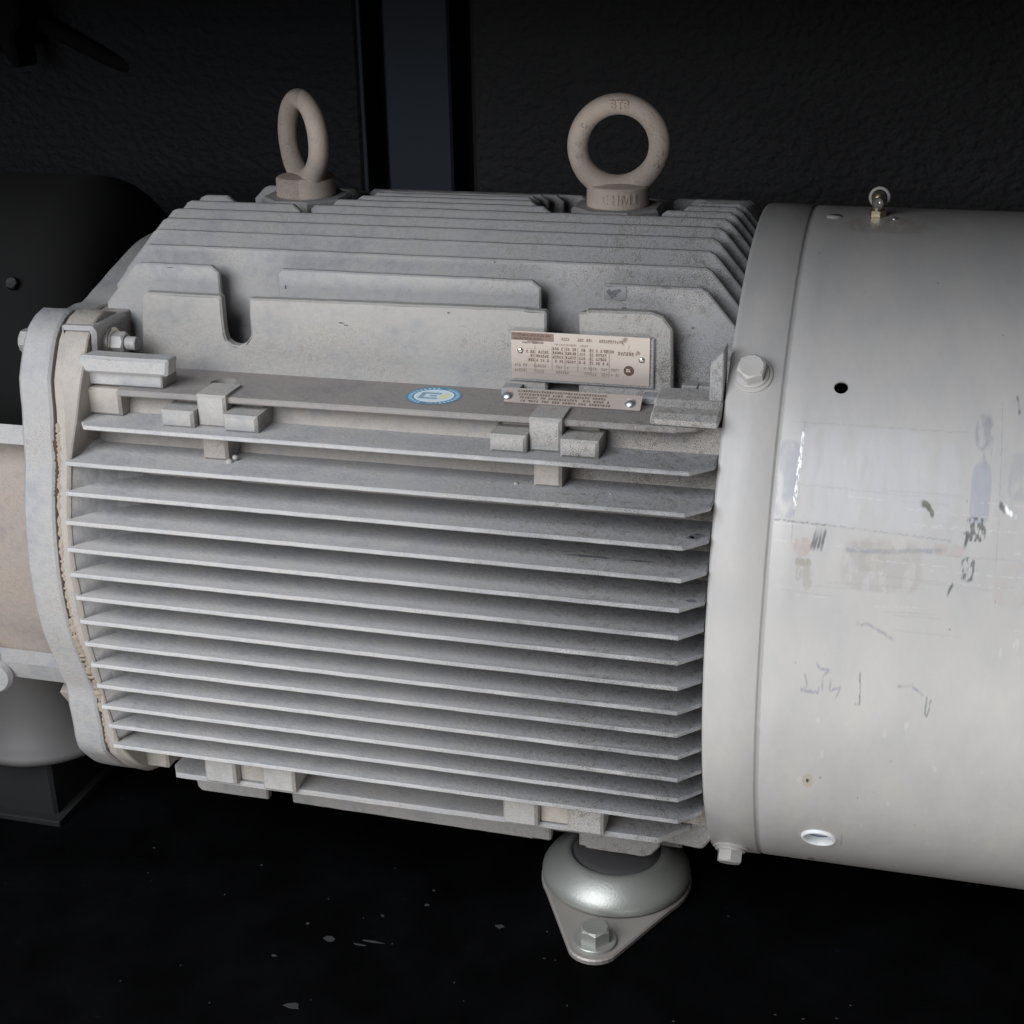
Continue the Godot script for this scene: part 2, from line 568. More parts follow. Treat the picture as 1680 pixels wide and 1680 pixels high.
	stroke(im, [cp(0.089, 20.9), cp(0.113, 21.0), cp(0.153, 22.0)], 4.0, grey, 0.4, 37)
	q = cp(0.154, 22.0)
	blot(im, q.x, q.y, 0.010 / 0.26 * CW, 0.9 / 160.0 * CH, Color(0.63, 0.56, 0.54), 0.35, 0.45, 38)
	q = cp(0.196, 18.0)
	blot(im, q.x, q.y, 0.013 / 0.26 * CW, 3.2 / 160.0 * CH, Color(0.63, 0.59, 0.57), 0.3, 0.5, 39)
	q = cp(0.197, 33.0)
	blot(im, q.x, q.y, 0.010 / 0.26 * CW, 3.6 / 160.0 * CH, grey, 0.3, 0.42, 40)
	# pencil marks lower down
	stroke(im, [cp(0.076, 4.2), cp(0.078, 3.2), cp(0.085, 3.0), cp(0.081, 2.0), cp(0.081, -0.3)], 3.4, grey, 0.8, 41)
	stroke(im, [cp(0.069, 2.0), cp(0.071, 0.2), cp(0.067, -0.6), cp(0.078, -0.8), cp(0.079, 0.2)], 3.4, grey, 0.8, 42)
	stroke(im, [cp(0.086, 1.6), cp(0.086, -0.2), cp(0.093, 0.4), cp(0.090, -1.6)], 3.4, grey, 0.6, 43)
	stroke(im, [cp(0.105, 3.0), cp(0.106, 0.4), cp(0.1065, -1.9), cp(0.103, -2.0)], 3.2, dark, 0.6, 44)
	stroke(im, [cp(0.130, 1.6), cp(0.139, 2.0), cp(0.147, 0.6)], 3.0, grey, 0.8, 45)
	stroke(im, [cp(0.1495, 0.4), cp(0.149, -2.2), cp(0.151, -2.6), cp(0.152, 0.2)], 3.4, Color(0.42, 0.46, 0.42), 0.8, 46)
	stroke(im, [cp(0.100, 10.4), cp(0.108, 10.6), cp(0.125, 8.6)], 3.2, grey, 0.45, 47)
	stroke(im, [cp(0.181, 43.7), cp(0.184, 24.5), cp(0.184, 20.0)], 1.6, grey, 0.7, 48)
	stroke(im, [cp(0.190, 44.6), cp(0.192, 42.0)], 4.0, dark, 0.5, 49)
	# rust pin hole with a faint halo, drips and pale flecks
	q = cp(0.0751, -17.7)
	blot(im, q.x, q.y, 26, 22, Color(0.60, 0.52, 0.44), 0.35, 0.0)
	blot(im, q.x, q.y, 8, 6, Color(0.25, 0.16, 0.10), 0.9, 0.3, 50)
	for k in 16:
		q = cp(rng.randf_range(0.05, 0.24), rng.randf_range(-35, 12))
		blot(im, q.x, q.y, rng.randf_range(5, 14), rng.randf_range(5, 14), Color(0.74, 0.735, 0.73), 0.35, 0.35, 60 + k)
	for k in 9:
		var x0 := rng.randf_range(0.1, 0.22)
		var t0 := rng.randf_range(-34, -18)
		stroke(im, [cp(x0, t0), cp(x0 + 0.003, t0 - rng.randf_range(5, 10))], 5.0, Color(0.71, 0.70, 0.69), 0.25, 90 + k)
	for k in 26:
		q = cp(rng.randf_range(0.04, 0.24), rng.randf_range(-45, 80))
		blot(im, q.x, q.y, rng.randf_range(2, 5), rng.randf_range(2, 5), Color(0.42, 0.42, 0.40), 0.55, 0.4, 110 + k)
	for k in 30:
		var x1 := rng.randf_range(0.04, 0.2)
		var th := rng.randf_range(10, 30)
		stroke(im, [cp(x1, th), cp(x1 + rng.randf_range(0.02, 0.07), th + rng.randf_range(-0.4, 0.4))], 1.5, white if k % 2 else grey, 0.18, 140 + k)
	# grime round the two holes and along the seam
	q = cp(0.0847, -34.1)
	blot(im, q.x, q.y, 90, 80, Color(0.66, 0.655, 0.64), 0.5, 0.38, 180)
	stroke(im, [cp(0.0388, 95), cp(0.0388, 35), cp(0.0388, -60)], 9.0, Color(0.55, 0.55, 0.54), 0.35, 181)
	q = cp(0.096, 83.0)
	blot(im, q.x, q.y, 0.03 / 0.26 * CW, 4.0 / 160.0 * CH, Color(0.56, 0.52, 0.48), 0.4, 0.42, 182)
	var m := std(Color(1, 1, 1), 0.41)
	m.texture_repeat = false
	m.albedo_texture = tex(im)
	m.normal_enabled = true
	var nm := noise(0.05, 3, 91).get_seamless_image(512, 512, false, false, 0.12)
	nm.convert(Image.FORMAT_RGBA8)
	nm.bump_map_to_normal_map(0.6)
	m.normal_texture = tex(nm)
	m.normal_scale = 0.25
	return m

func make_nameplate(w: int, h: int, big: bool) -> StandardMaterial3D:
	# etched print: too worn to read, columns of brown figures between ruled lines
	var s := 3
	var im := Image.create(w * s, h * s, false, Image.FORMAT_RGB8)
	var bg := Color(0.745, 0.70, 0.67)
	var ink := Color(0.31, 0.225, 0.18)
	im.fill(bg)
	var r := RandomNumberGenerator.new()
	r.seed = 5
	var word := func(x: int, y: int, n: int, hh: int, a: float):
		for k in n:
			if r.randf() < 0.12: continue
			var px := x + k * int(hh * 0.75)
			for gy in hh:
				for gx in int(hh * 0.6):
					if r.randf() < 0.72:
						im.fill_rect(Rect2i((px + gx) * s, (y + gy) * s, s, s), bg.lerp(ink, a * r.randf_range(0.6, 1.0)))
	if big:
		im.fill_rect(Rect2i(0, 2 * s, 80 * s, 15 * s), bg.lerp(ink, 0.55))
		word.call(2, 4, 24, 5, 1.0)
		word.call(2, 11, 20, 5, 1.0)
		word.call(90, 8, 5, 6, 0.8)
		word.call(124, 8, 7, 6, 0.8)
		word.call(164, 8, 11, 6, 0.9)
		word.call(78, 20, 22, 4, 0.7)
		for row in 4:
			var y := 27 + row * 8
			if row > 0: word.call(28, y, 4, 6, 1.0)
			if row > 0: word.call(47, y, 6, 6, 0.9)
			word.call(78, y, 5, 6, 1.0)
			word.call(102, y, 5, 6, 0.9)
			word.call(127, y, 3, 6, 0.9)
			word.call(146, y, 2, 6, 0.9)
			word.call(158, y, 6, 6, 1.0)
		word.call(172, 27, 5, 6, 0.8)
		word.call(198, 29, 7, 7, 1.0)
		for y in [62, 72]:
			for x in [6, 42, 84, 136, 168, 186]: word.call(x, y, 6 if x < 160 else 4, 6, 0.55)
		for x in [44, 76, 100, 124, 148, 182]: im.fill_rect(Rect2i(x * s, 26 * s, s, 46 * s), bg.lerp(ink, 0.6))
		for y in range(26, 88):
			if y % 8 == 0: im.fill_rect(Rect2i(26 * s, y * s, 158 * s, 1), bg.lerp(ink, 0.5))
		for y in range(52, 76):
			for x in range(206, 230):
				if Vector2(x - 218, y - 64).length() < 9.5: im.fill_rect(Rect2i(x * s, y * s, s, s), bg.lerp(ink, 0.85))
		word.call(214, 61, 2, 6, -0.4)
		blot(im, 212 * s, 14 * s, 8 * s, 14 * s, Color(0.40, 0.34, 0.32), 0.7, 0.45, 6)
		blot(im, 40 * s, 20 * s, 22 * s, 3 * s, Color(0.36, 0.31, 0.29), 0.7, 0.45, 7)
		blot(im, 228 * s, 30 * s, 12 * s, 6 * s, Color(0.40, 0.34, 0.32), 0.6, 0.5, 8)
	else:
		for row in 4: word.call(22 + row * 3, 5 + row * 10, 34, 7, 0.9)
	var m := std(Color(1, 1, 1), 0.38, 0.35)
	m.albedo_texture = tex(im)
	return m

func make_sticker() -> StandardMaterial3D:
	# blue ring with tiny pale lettering ticks, pale centre with a grey-blue letter shape and a cream patch
	var n := 256
	var im := Image.create(n, n, false, Image.FORMAT_RGB8)
	var blue := Color(0.29, 0.51, 0.64)
	var pale := Color(0.80, 0.89, 0.94)
	for y in n:
		for x in n:
			var v := Vector2(x - n / 2.0, y - n / 2.0)
			var r := v.length() / (n / 2.0)
			var a := rad_to_deg(v.angle())
			var c := blue
			if r < 0.70: c = pale
			if r > 0.66 and r < 0.71: c = Color(0.90, 0.95, 0.97)
			if r > 0.77 and r < 0.91 and fposmod(a, 11.0) < 6.2 and fposmod(a + 90.0, 180.0) > 18.0: c = Color(0.66, 0.82, 0.91)
			var ab := v.abs()
			# open square letter with a bar, cream wedge at its right
			if v.x > -66 and v.x < 26 and ab.y < 46 and not (v.x > -44 and ab.y < 24) and r < 0.66: c = Color(0.52, 0.64, 0.70)
			if v.x > -20 and v.x < 14 and ab.y < 9: c = Color(0.45, 0.58, 0.66)
			if v.x > 30 and v.x < 70 and v.y > -46 and v.y < 36 and v.x + v.y * 0.5 > 22 and r < 0.66: c = Color(0.88, 0.86, 0.70)
			im.set_pixel(x, y, c)
	blot(im, 150, 238, 60, 16, Color(0.45, 0.5, 0.52), 0.7, 0.45, 4)
	var m := std(Color(1, 1, 1), 0.45)
	m.albedo_texture = tex(im)
	return m

# ==================================================================== the enclosure
func struct(called: String, mesh: Mesh, m: Material) -> MeshInstance3D:
	var o := put(called, mesh, m, self)
	o.set_meta("kind", "structure")
	return o

func build_enclosure():
	var fl := struct("floor", box(-2.2, FLOOR_Y - 0.06, -0.8, 2.2, FLOOR_Y, 0.44, 0.004), M.floor)
	tag(fl, "black painted steel floor of the enclosure with dusty specks")
	# scuffs and dust spots on the floor
	var spots := [[-0.2947, 0.2698, 0.006, 0.004], [-0.2596, 0.2652, 0.012, 0.0015], [-0.268, 0.271, 0.008, 0.0012], [-0.1641, 0.2223, 0.005, 0.0035], [-0.2928, 0.3503, 0.008, 0.005], [-0.231, 0.2099, 0.003, 0.002], [-0.3189, 0.2559, 0.002, 0.002], [-0.6254, 0.1564, 0.003, 0.003], [-0.262, 0.232, 0.0022, 0.002], [-0.33, 0.30, 0.003, 0.002]]
	var dust := std(Color(0.17, 0.17, 0.175), 0.85)
	for k in 34: spots.append([rng.randf_range(-0.5, 0.12), rng.randf_range(0.16, 0.40), rng.randf_range(0.0006, 0.0018), rng.randf_range(0.0005, 0.0014)])
	for s in spots:
		var pts := PackedVector2Array()
		for k in 9:
			var a := TAU * k / 9.0
			pts.append(Vector2(s[0] + cos(a) * s[2] * rng.randf_range(0.5, 1.0), -s[1] + sin(a) * s[3] * rng.randf_range(0.5, 1.0)))
		put("dust_spot", plate(pts, frame_xz(FLOOR_Y + 0.0001), 0.0006, 0.0002), dust, fl)
	var wall := struct("back_wall", box(-2.2, FLOOR_Y, -0.72, 2.2, 0.50, -0.66, 0.003), M.black)
	tag(wall, "black steel back wall of the enclosure")
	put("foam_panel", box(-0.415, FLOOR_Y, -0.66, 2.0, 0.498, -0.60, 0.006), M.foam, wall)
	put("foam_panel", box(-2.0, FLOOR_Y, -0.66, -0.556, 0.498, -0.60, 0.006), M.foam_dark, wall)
	var trim := put("edge_strip", box(-0.556, FLOOR_Y, -0.66, -0.5505, 0.498, -0.596, 0.001), M.post, wall)
	trim.set_meta("label", "thin grey edge strip of the left panel")
	var post := thing("steel_post", "upright blue-grey steel channel between the two black wall panels", "post", Vector3(-0.482, FLOOR_Y, -0.61))
	put("web", box(-0.525, FLOOR_Y, -0.622, -0.44, 0.498, -0.60, 0.003), M.post, post)
	put("flange", box(-0.525, FLOOR_Y, -0.66, -0.519, 0.498, -0.6225, 0.001), M.post, post)
	put("flange", box(-0.446, FLOOR_Y, -0.66, -0.44, 0.498, -0.6225, 0.001), M.post, post)
	var top := struct("ceiling", box(-2.2, 0.50, -0.72, 2.2, 0.56, 0.46, 0.003), M.black)
	tag(top, "low black ceiling of the enclosure, above the picture")
	struct("side_wall", box(-2.26, FLOOR_Y, -0.72, -2.2, 0.56, 0.46, 0.003), M.black)
	struct("side_wall", box(2.2, FLOOR_Y, -0.72, 2.26, 0.56, 0.46, 0.003), M.black)

func build_pedestal():
	var p := thing("support_column", "dark square steel column under the grey round neck, at the motor's left end", "column", Vector3(-0.66, FLOOR_Y, 0.115))
	put("column", box(-0.72, FLOOR_Y, 0.07, -0.600, -0.216, 0.172, 0.003), std(Color(0.042, 0.05, 0.06), 0.8), p)
	put("foot_flange", box(-0.735, FLOOR_Y, 0.055, -0.592, FLOOR_Y + 0.006, 0.182, 0.001), std(Color(0.03, 0.034, 0.038), 0.85), p)

func build_left_machine():
	# light bell housing between motor and the dark machine: a ribbed half shell with open windows
	var bell := thing("bell_housing", "light grey cast bell housing joining the motor's left end, with open windows", "housing", Vector3(-0.62, -0.2, 0))
	var st := new_st()
	var shell := func(dst: SurfaceTool, a0: float, a1: float, x0: float, x1: float, r0: float, r1: float):
		# closed curved segment between angles (degrees, 0 = towards the camera)
		var n := 20
		for k in n:
			var t0 := deg_to_rad(lerpf(a0, a1, float(k) / n))
			var t1 := deg_to_rad(lerpf(a0, a1, float(k + 1) / n))
			var P := func(x, r, t): return Vector3(x, sin(t) * r, cos(t) * r)
			quad(dst, P.call(x0, r1, t0), P.call(x1, r1, t0), P.call(x1, r1, t1), P.call(x0, r1, t1), 1)
			quad(dst, P.call(x0, r0, t1), P.call(x1, r0, t1), P.call(x1, r0, t0), P.call(x0, r0, t0), 2)
			if k == 0: quad(dst, P.call(x0, r0, t0), P.call(x1, r0, t0), P.call(x1, r1, t0), P.call(x0, r1, t0))
			if k == n - 1: quad(dst, P.call(x0, r1, t1), P.call(x1, r1, t1), P.call(x1, r0, t1), P.call(x0, r0, t1))
	shell.call(st, -24.0, 27.0, -0.80, -0.52, 0.206, 0.223)
	put("shell", done(st), M.bell, bell)
	st = new_st()
	shell.call(st, 26.5, 30.0, -0.80, -0.525, 0.215, 0.249)
	put("arm", done(st), M.clean, bell)
	st = new_st()
	shell.call(st, -26.5, -21.5, -0.80, -0.53, 0.205, 0.237)
	put("rib", done(st), M.clean, bell)
	st = new_st()
	shell.call(st, -64.0, -25.0, -0.80, -0.535, 0.185, 0.200)
	put("lower_shell", done(st), M.bell, bell)
	st = new_st()
	lathe_smooth(st, PackedVector2Array([Vector2(-0.216, 0.0), Vector2(-0.2155, 0.0715), Vector2(-0.2130, 0.0745), Vector2(-0.2095, 0.0752), Vector2(-0.2065, 0.0738), Vector2(-0.203, 0.0690), Vector2(-0.192, 0.0605), Vector2(-0.172, 0.0545), Vector2(-0.145, 0.0525), Vector2(-0.09, 0.0525)]), Transform3D(Basis(Vector3.BACK, Vector3.RIGHT, Vector3.UP), Vector3(-0.6325, 0, 0.1163)), 64)
	put("round_neck", done(st), std(Color(0.29, 0.285, 0.285), 0.6), bell)
	st = new_st()
	shell.call(st, -42.0, -31.0, -0.556, -0.53, 0.18, 0.236)
	put("web", done(st), M.cream, bell)
	var lug := Vector3(-0.606, -0.101, 0.222)
	st = new_st()
	lathe(st, PackedVector2Array([Vector2(-0.02, 0.018), Vector2(0.0, 0.018), Vector2(0.004, 0.015), Vector2(0.004, 0)]), aim(lug, Vector3(0.25, -0.1, 1)), 28)
	put("lug", done(st), M.clean, bell)
	# dark machine behind it
	var drum := thing("dark_drum", "large dark rounded drum in the shadow behind the bell housing", "machine", Vector3(-0.74, -0.05, -0.12))
	st = new_st()
	var prof := PackedVector2Array()
	for k in 9:
		var a := PI * 0.5 * k / 8.0
		prof.append(Vector2(-0.60 + 0.05 * cos(a) - 0.05, 0.095 + 0.05 * sin(a)))
	prof.insert(0, Vector2(-0.60, 0.0))
	prof.append(Vector2(-1.1, 0.145))
	var rev := prof.duplicate()
	rev.reverse()
	lathe_smooth(st, rev, Transform3D(Basis(Vector3.UP, Vector3.BACK, Vector3.RIGHT), Vector3(-0.005, 0.115, -0.10)), 64)
	put("shell", done(st), M.drum, drum)
	put("bolt", hex_bolt(aim(Vector3(-0.66, 0.186, 0.028), Vector3(0.1, 0.5, 0.85)), 0.006, 0.006), std(Color(0.12, 0.12, 0.12), 0.5, 0.5), drum)
	var leg := box(-0.76, FLOOR_Y, -0.16, -0.70, 0.02, -0.06, 0.003)
	put("leg", leg, M.black, drum)
	# black fitting and pipe in the far upper left
	var pipe := thing("black_pipe", "black fitting with a slanting pipe high on the left wall panel", "pipe", Vector3(-1.0, 0.33, -0.55))
	put("pipe", tube([Vector3(-1.06, 0.44, -0.50), Vector3(-0.985, 0.372, -0.565), Vector3(-0.90, 0.322, -0.596), Vector3(-0.86, 0.30, -0.615)], 0.010, 14), M.black, pipe)
	put("fitting", plate(rounded(PackedVector2Array([Vector2(-1.08, 0.335), Vector2(-1.03, 0.338), Vector2(-1.005, 0.352), Vector2(-0.985, 0.315), Vector2(-0.976, 0.315), Vector2(-0.978, 0.35), Vector2(-0.965, 0.372), Vector2(-0.97, 0.40), Vector2(-1.08, 0.41)]), 0.006), frame_xy(-0.54), 0.05, 0.004), M.black, pipe)

# ==================================================================== the motor
const FIN_Y := [0.141, 0.1175, 0.0955, 0.0745, 0.0535, 0.033, 0.0125, -0.008, -0.0285, -0.049, -0.0695, -0.090, -0.1105, -0.131]
const FIN_Z := [0.2535, 0.2694, 0.2741, 0.2800, 0.2826, 0.2828, 0.2804, 0.2796, 0.2774, 0.2730, 0.2693, 0.2663, 0.2609, 0.2579]
const TOP_Y := [0.2426, 0.2530, 0.2610, 0.2667, 0.2708, 0.2740, 0.2755, 0.2760, 0.2755, 0.2735, 0.2710, 0.268, 0.265, 0.261, 0.256, 0.249, 0.240]
const EYE_X := [-0.383, -0.1152]

func build_motor():
	motor = thing("electric_motor", "large grey painted electric motor with cooling fins, two lifting eyes and a round fan cover", "motor", Vector3(-0.24, -0.2276, 0))
	# frame body: the rounded square barrel behind the fins
	var half := PackedVector2Array([Vector2(0.0, 0.236), Vector2(0.05, 0.232), Vector2(0.095, 0.207), Vector2(0.118, 0.182), Vector2(0.140, 0.166), Vector2(0.157, 0.161), Vector2(0.213, 0.161), Vector2(0.219, 0.13), Vector2(0.229, 0.09), Vector2(0.235, 0.045), Vector2(0.237, 0.0)])
	var body := PackedVector2Array()
	for q in half: body.append(q)
	for k in range(half.size() - 2, -1, -1): body.append(Vector2(half[k].x, -half[k].y))
	for k in range(1, half.size()): body.append(Vector2(-half[half.size() - 1 - (half.size() - 1 - k)].x, -half[k].y))
	for k in range(half.size() - 2, 0, -1): body.append(Vector2(-half[k].x, half[k].y))
	put("frame", prism_x(body, -0.478, 0.012, 0.003), M.body, motor)
	build_side_fins()
	build_top_fins()
	build_pads()
	build_wear()
	build_end_shield()
	build_eye_bolts()
	build_nameplates()
	build_cover()
	# feet behind the lower plates, standing on the mounts
	put("foot", box(-0.145, -0.246, 0.02, -0.03, -0.20, 0.130, 0.003), M.cast, motor)
	put("foot", box(-0.44, -0.246, 0.02, -0.36, -0.20, 0.110, 0.003), M.cast, motor)

func side_fin(y: float, z: float, x0: float, x1: float, cl: float, cr: float, zin: float, t: float) -> ArrayMesh:
	# horizontal fin reaching out to z with chamfered ends
	var p := PackedVector2Array([Vector2(x0, -zin), Vector2(x0, -(z - cl * 1.3)), Vector2(x0 + cl, -z), Vector2(x1 - cr, -z), Vector2(x1, -(z - cr * 1.05)), Vector2(x1, -zin)])
	return plate(p, frame_xz(y), t, 0.0008, 0.011, 0.00022)

func build_side_fins():
	soot = noise(0.9, 3, 41)
	for s in [1.0, -1.0]:
		for k in FIN_Y.size():
			var cl := 0.011 if k == 0 else 0.002
			var me := side_fin(FIN_Y[k], FIN_Z[k], -0.4775, -0.0006, cl, 0.0152, 0.20, 0.0034)
			var o := put("cooling_fin", me, M.fin, motor)
			if s < 0.0: o.global_transform = Transform3D(Basis.from_scale(Vector3(1, 1, -1)), Vector3.ZERO) if false else Transform3D(Basis(Vector3.RIGHT, PI), Vector3.ZERO)
	soot = null
	# shelves above and below the fins (the mounting faces of the multi-position feet)
	var up := PackedVector2Array([Vector2(-0.4605, -0.150), Vector2(-0.4605, -0.196), Vector2(-0.4475, -0.2325), Vector2(-0.030, -0.2295), Vector2(-0.016, -0.223), Vector2(0.001, -0.202), Vector2(0.001, -0.150)])
	put("shelf", plate(up, frame_xz(0.1625), 0.005, 0.0011, 0.011, 0.0002, Vector3(-0.377, -0.198, 0.0098)), M.dusty, motor, "upper shelf with a bolt hole at its left end")
	var lo := PackedVector2Array([Vector2(-0.441, -0.150), Vector2(-0.441, -0.226), Vector2(-0.4335, -0.2385), Vector2(-0.033, -0.2372), Vector2(-0.012, -0.214), Vector2(-0.006, -0.150)])
	put("shelf", plate(lo, frame_xz(-0.1645), 0.005, 0.0011, 0.011, 0.0002), M.cast, motor)
	# scuffed bare patches on the fins
	for c in [[-0.082, 0.2575, 0.020, 0.0025, 3], [-0.046, 0.257, 0.010, 0.0018, 3], [-0.0095, 0.2545, 0.0065, 0.0065, 2], [-0.013, 0.258, 0.004, 0.004, 2], [-0.009, 0.268, 0.005, 0.003, 4], [-0.118, 0.244, 0.004, 0.001, 3]]:
		var pts := PackedVector2Array()
		for k in 22:
			var a := TAU * k / 22.0
			pts.append(Vector2(c[0] + cos(a) * c[2] * rng.randf_range(0.55, 1.0), -c[1] + sin(a) * c[3] * rng.randf_range(0.35, 1.0)))
		put("paint_chip", plate(pts, frame_xz(FIN_Y[c[4]] + 0.0017), 0.0003, 0.0001), M.chip, motor)

func vfin(z: float, y: float, spans: Array, x0: float, x1: float, cl: float, cr: float, lowy: float) -> Array:
	# vertical plate, cut into spans along X; outer ends chamfered
	var out := []
	for s in spans:
		var p := PackedVector2Array()
		var first: bool = s[0] <= x0 + 0.0001
		var last: bool = s[1] >= x1 - 0.0001
		p.append(Vector2(s[0] - (cl * 0.9 if first else 0.0), lowy))
		if first:
			p.append(Vector2(x0 - cl * 0.9, y - cl * 1.1))
			p.append(Vector2(x0 + 0.001, y - 0.0015))
			p.append(Vector2(x0 + 0.005, y))
		else:
			p.append(Vector2(s[0], y - 0.003))
			p.append(Vector2(s[0] + 0.004, y))
		if last:
			p.append(Vector2(x1 - 0.004, y))
			p.append(Vector2(x1, y - 0.0025))
			p.append(Vector2(x1 + cr * 0.85, y - 0.0025 - cr))
		else:
			p.append(Vector2(s[1] - 0.006, y))
			p.append(Vector2(s[1], y - 0.005))
		p.append(Vector2(s[1] + (cr * 0.85 if last else 0.0), lowy))
		out.append(plate(p, frame_xy(z - 0.0026), 0.0052, 0.0011, 0.011, 0.00022))
	return out

func build_top_fins():
	# the front plates (row 0, standing on the shelf), above and mirrored below
	for s in [1.0, -1.0]:
		var left := PackedVector2Array([Vector2(-0.4585, 0.163), Vector2(-0.4530, 0.2205), Vector2(-0.4485, 0.2242), Vector2(-0.3860, 0.2240), Vector2(-0.3858, 0.1965), Vector2(-0.3845, 0.1895), Vector2(-0.3795, 0.1862), Vector2(-0.3745, 0.1858), Vector2(-0.3680, 0.1885), Vector2(-0.3640, 0.1945), Vector2(-0.3630, 0.2236), Vector2(-0.1500, 0.2260), Vector2(-0.1470, 0.2252), Vector2(-0.1330, 0.2252), Vector2(-0.1330, 0.163)])
		var rightp := PackedVector2Array([Vector2(-0.1090, 0.163), Vector2(-0.1090, 0.2255), Vector2(-0.1035, 0.2262), Vector2(-0.1030, 0.2275), Vector2(-0.0560, 0.2282), Vector2(-0.0490, 0.2255), Vector2(-0.0420, 0.2165), Vector2(-0.0408, 0.163)])
		for p in [left, rightp]:
			var q := PackedVector2Array()
			for v in p: q.append(Vector2(v.x, v.y * s))
			put("foot_plate", plate(rounded(q, 0.0016, 2), frame_xy(0.1675), 0.009, 0.0014, 0.011, 0.00022), M.pad, motor)
	# rows 1.. : thin vertical fins
	for k in TOP_Y.size():
		var z := 0.1545 - 0.0175 * k
		var y: float = TOP_Y[k]
		var x0 := -0.4660 if k < 5 else -0.4660 + 0.0045 * (minf(k, 8) - 4)
		var x1 := -0.0205 if k < 4 else -0.0205 + 0.0018 * (minf(k, 8) - 3)
		var spans := [[x0, x1]]
		if k == 0:
			spans = [[x0, -0.3945], [-0.3460, -0.1415], [-0.0955, x1]]
		elif absf(z) < 0.062:
			var w := sqrt(0.066 * 0.066 - z * z)
			spans = [[x0, EYE_X[0] - w], [EYE_X[0] + w, EYE_X[1] - w], [EYE_X[1] + w, x1]]
		elif absf(z) < 0.075:
			spans = [[x0, EYE_X[0] + 0.0215], [EYE_X[0] + 0.031, x1]]
		spans = spans.filter(func(q): return q[1] - q[0] > 0.02)
		for me in vfin(z, y, spans, x0, x1, 0.030 if k < 8 else 0.01, 0.026, 0.15 if absf(z) > 0.1 else 0.19):
			put("top_fin", me, M.cast, motor)

func wear_patch(x: float, y: float, z: float, rx: float, ry: float, m: Material, n := 16):
	var pts := PackedVector2Array()
	for k in n:
		var a := TAU * k / n
		pts.append(Vector2(x + cos(a) * rx * rng.randf_range(0.5, 1.0), y + sin(a) * ry * rng.randf_range(0.45, 1.0)))
	put("paint_chip", plate(pts, frame_xy(z), 0.0003, 0.0001), m, motor)

func build_wear():
	# remains of a torn label and chipped spots on the upright plates
	var lab := std(Color(0.50, 0.50, 0.51), 0.5)
	put("label_remnant", plate(rect(-0.0945, 0.2315, -0.0785, 0.2415), frame_xy(0.1547), 0.0004, 0.0001, 0.002, 0.0003), lab, motor, "torn remnant of a grey label on the upright fin right of the notch")
	for q in [[-0.091, 0.2370, 0.0025, 0.0030], [-0.087, 0.2362, 0.0030, 0.0036], [-0.0835, 0.2385, 0.0022, 0.0016], [-0.0885, 0.2335, 0.0018, 0.0012]]:
		wear_patch(q[0], q[1], 0.15485, q[2], q[3], M.chip)
	for q in [[-0.0795, 0.2245, 0.1545, 0.0026, 0.0035], [-0.0505, 0.2420, 0.1545, 0.0048, 0.0009], [-0.340, 0.2290, 0.1545, 0.0010, 0.0022], [-0.030, 0.2140, 0.1545, 0.0012, 0.0012], [-0.024, 0.2060, 0.1545, 0.0008, 0.0006], [-0.2900, 0.2085, 0.1720, 0.0030, 0.0007], [-0.2860, 0.2070, 0.1720, 0.0022, 0.0006], [-0.4350, 0.2400, 0.1545, 0.0040, 0.0005], [-0.2060, 0.2205, 0.1720, 0.0014, 0.0010], [-0.1800, 0.2510, 0.1370, 0.0010, 0.0008]]:
		wear_patch(q[0], q[1], q[2] + 0.0001, q[3], q[4], M.chip, 11)

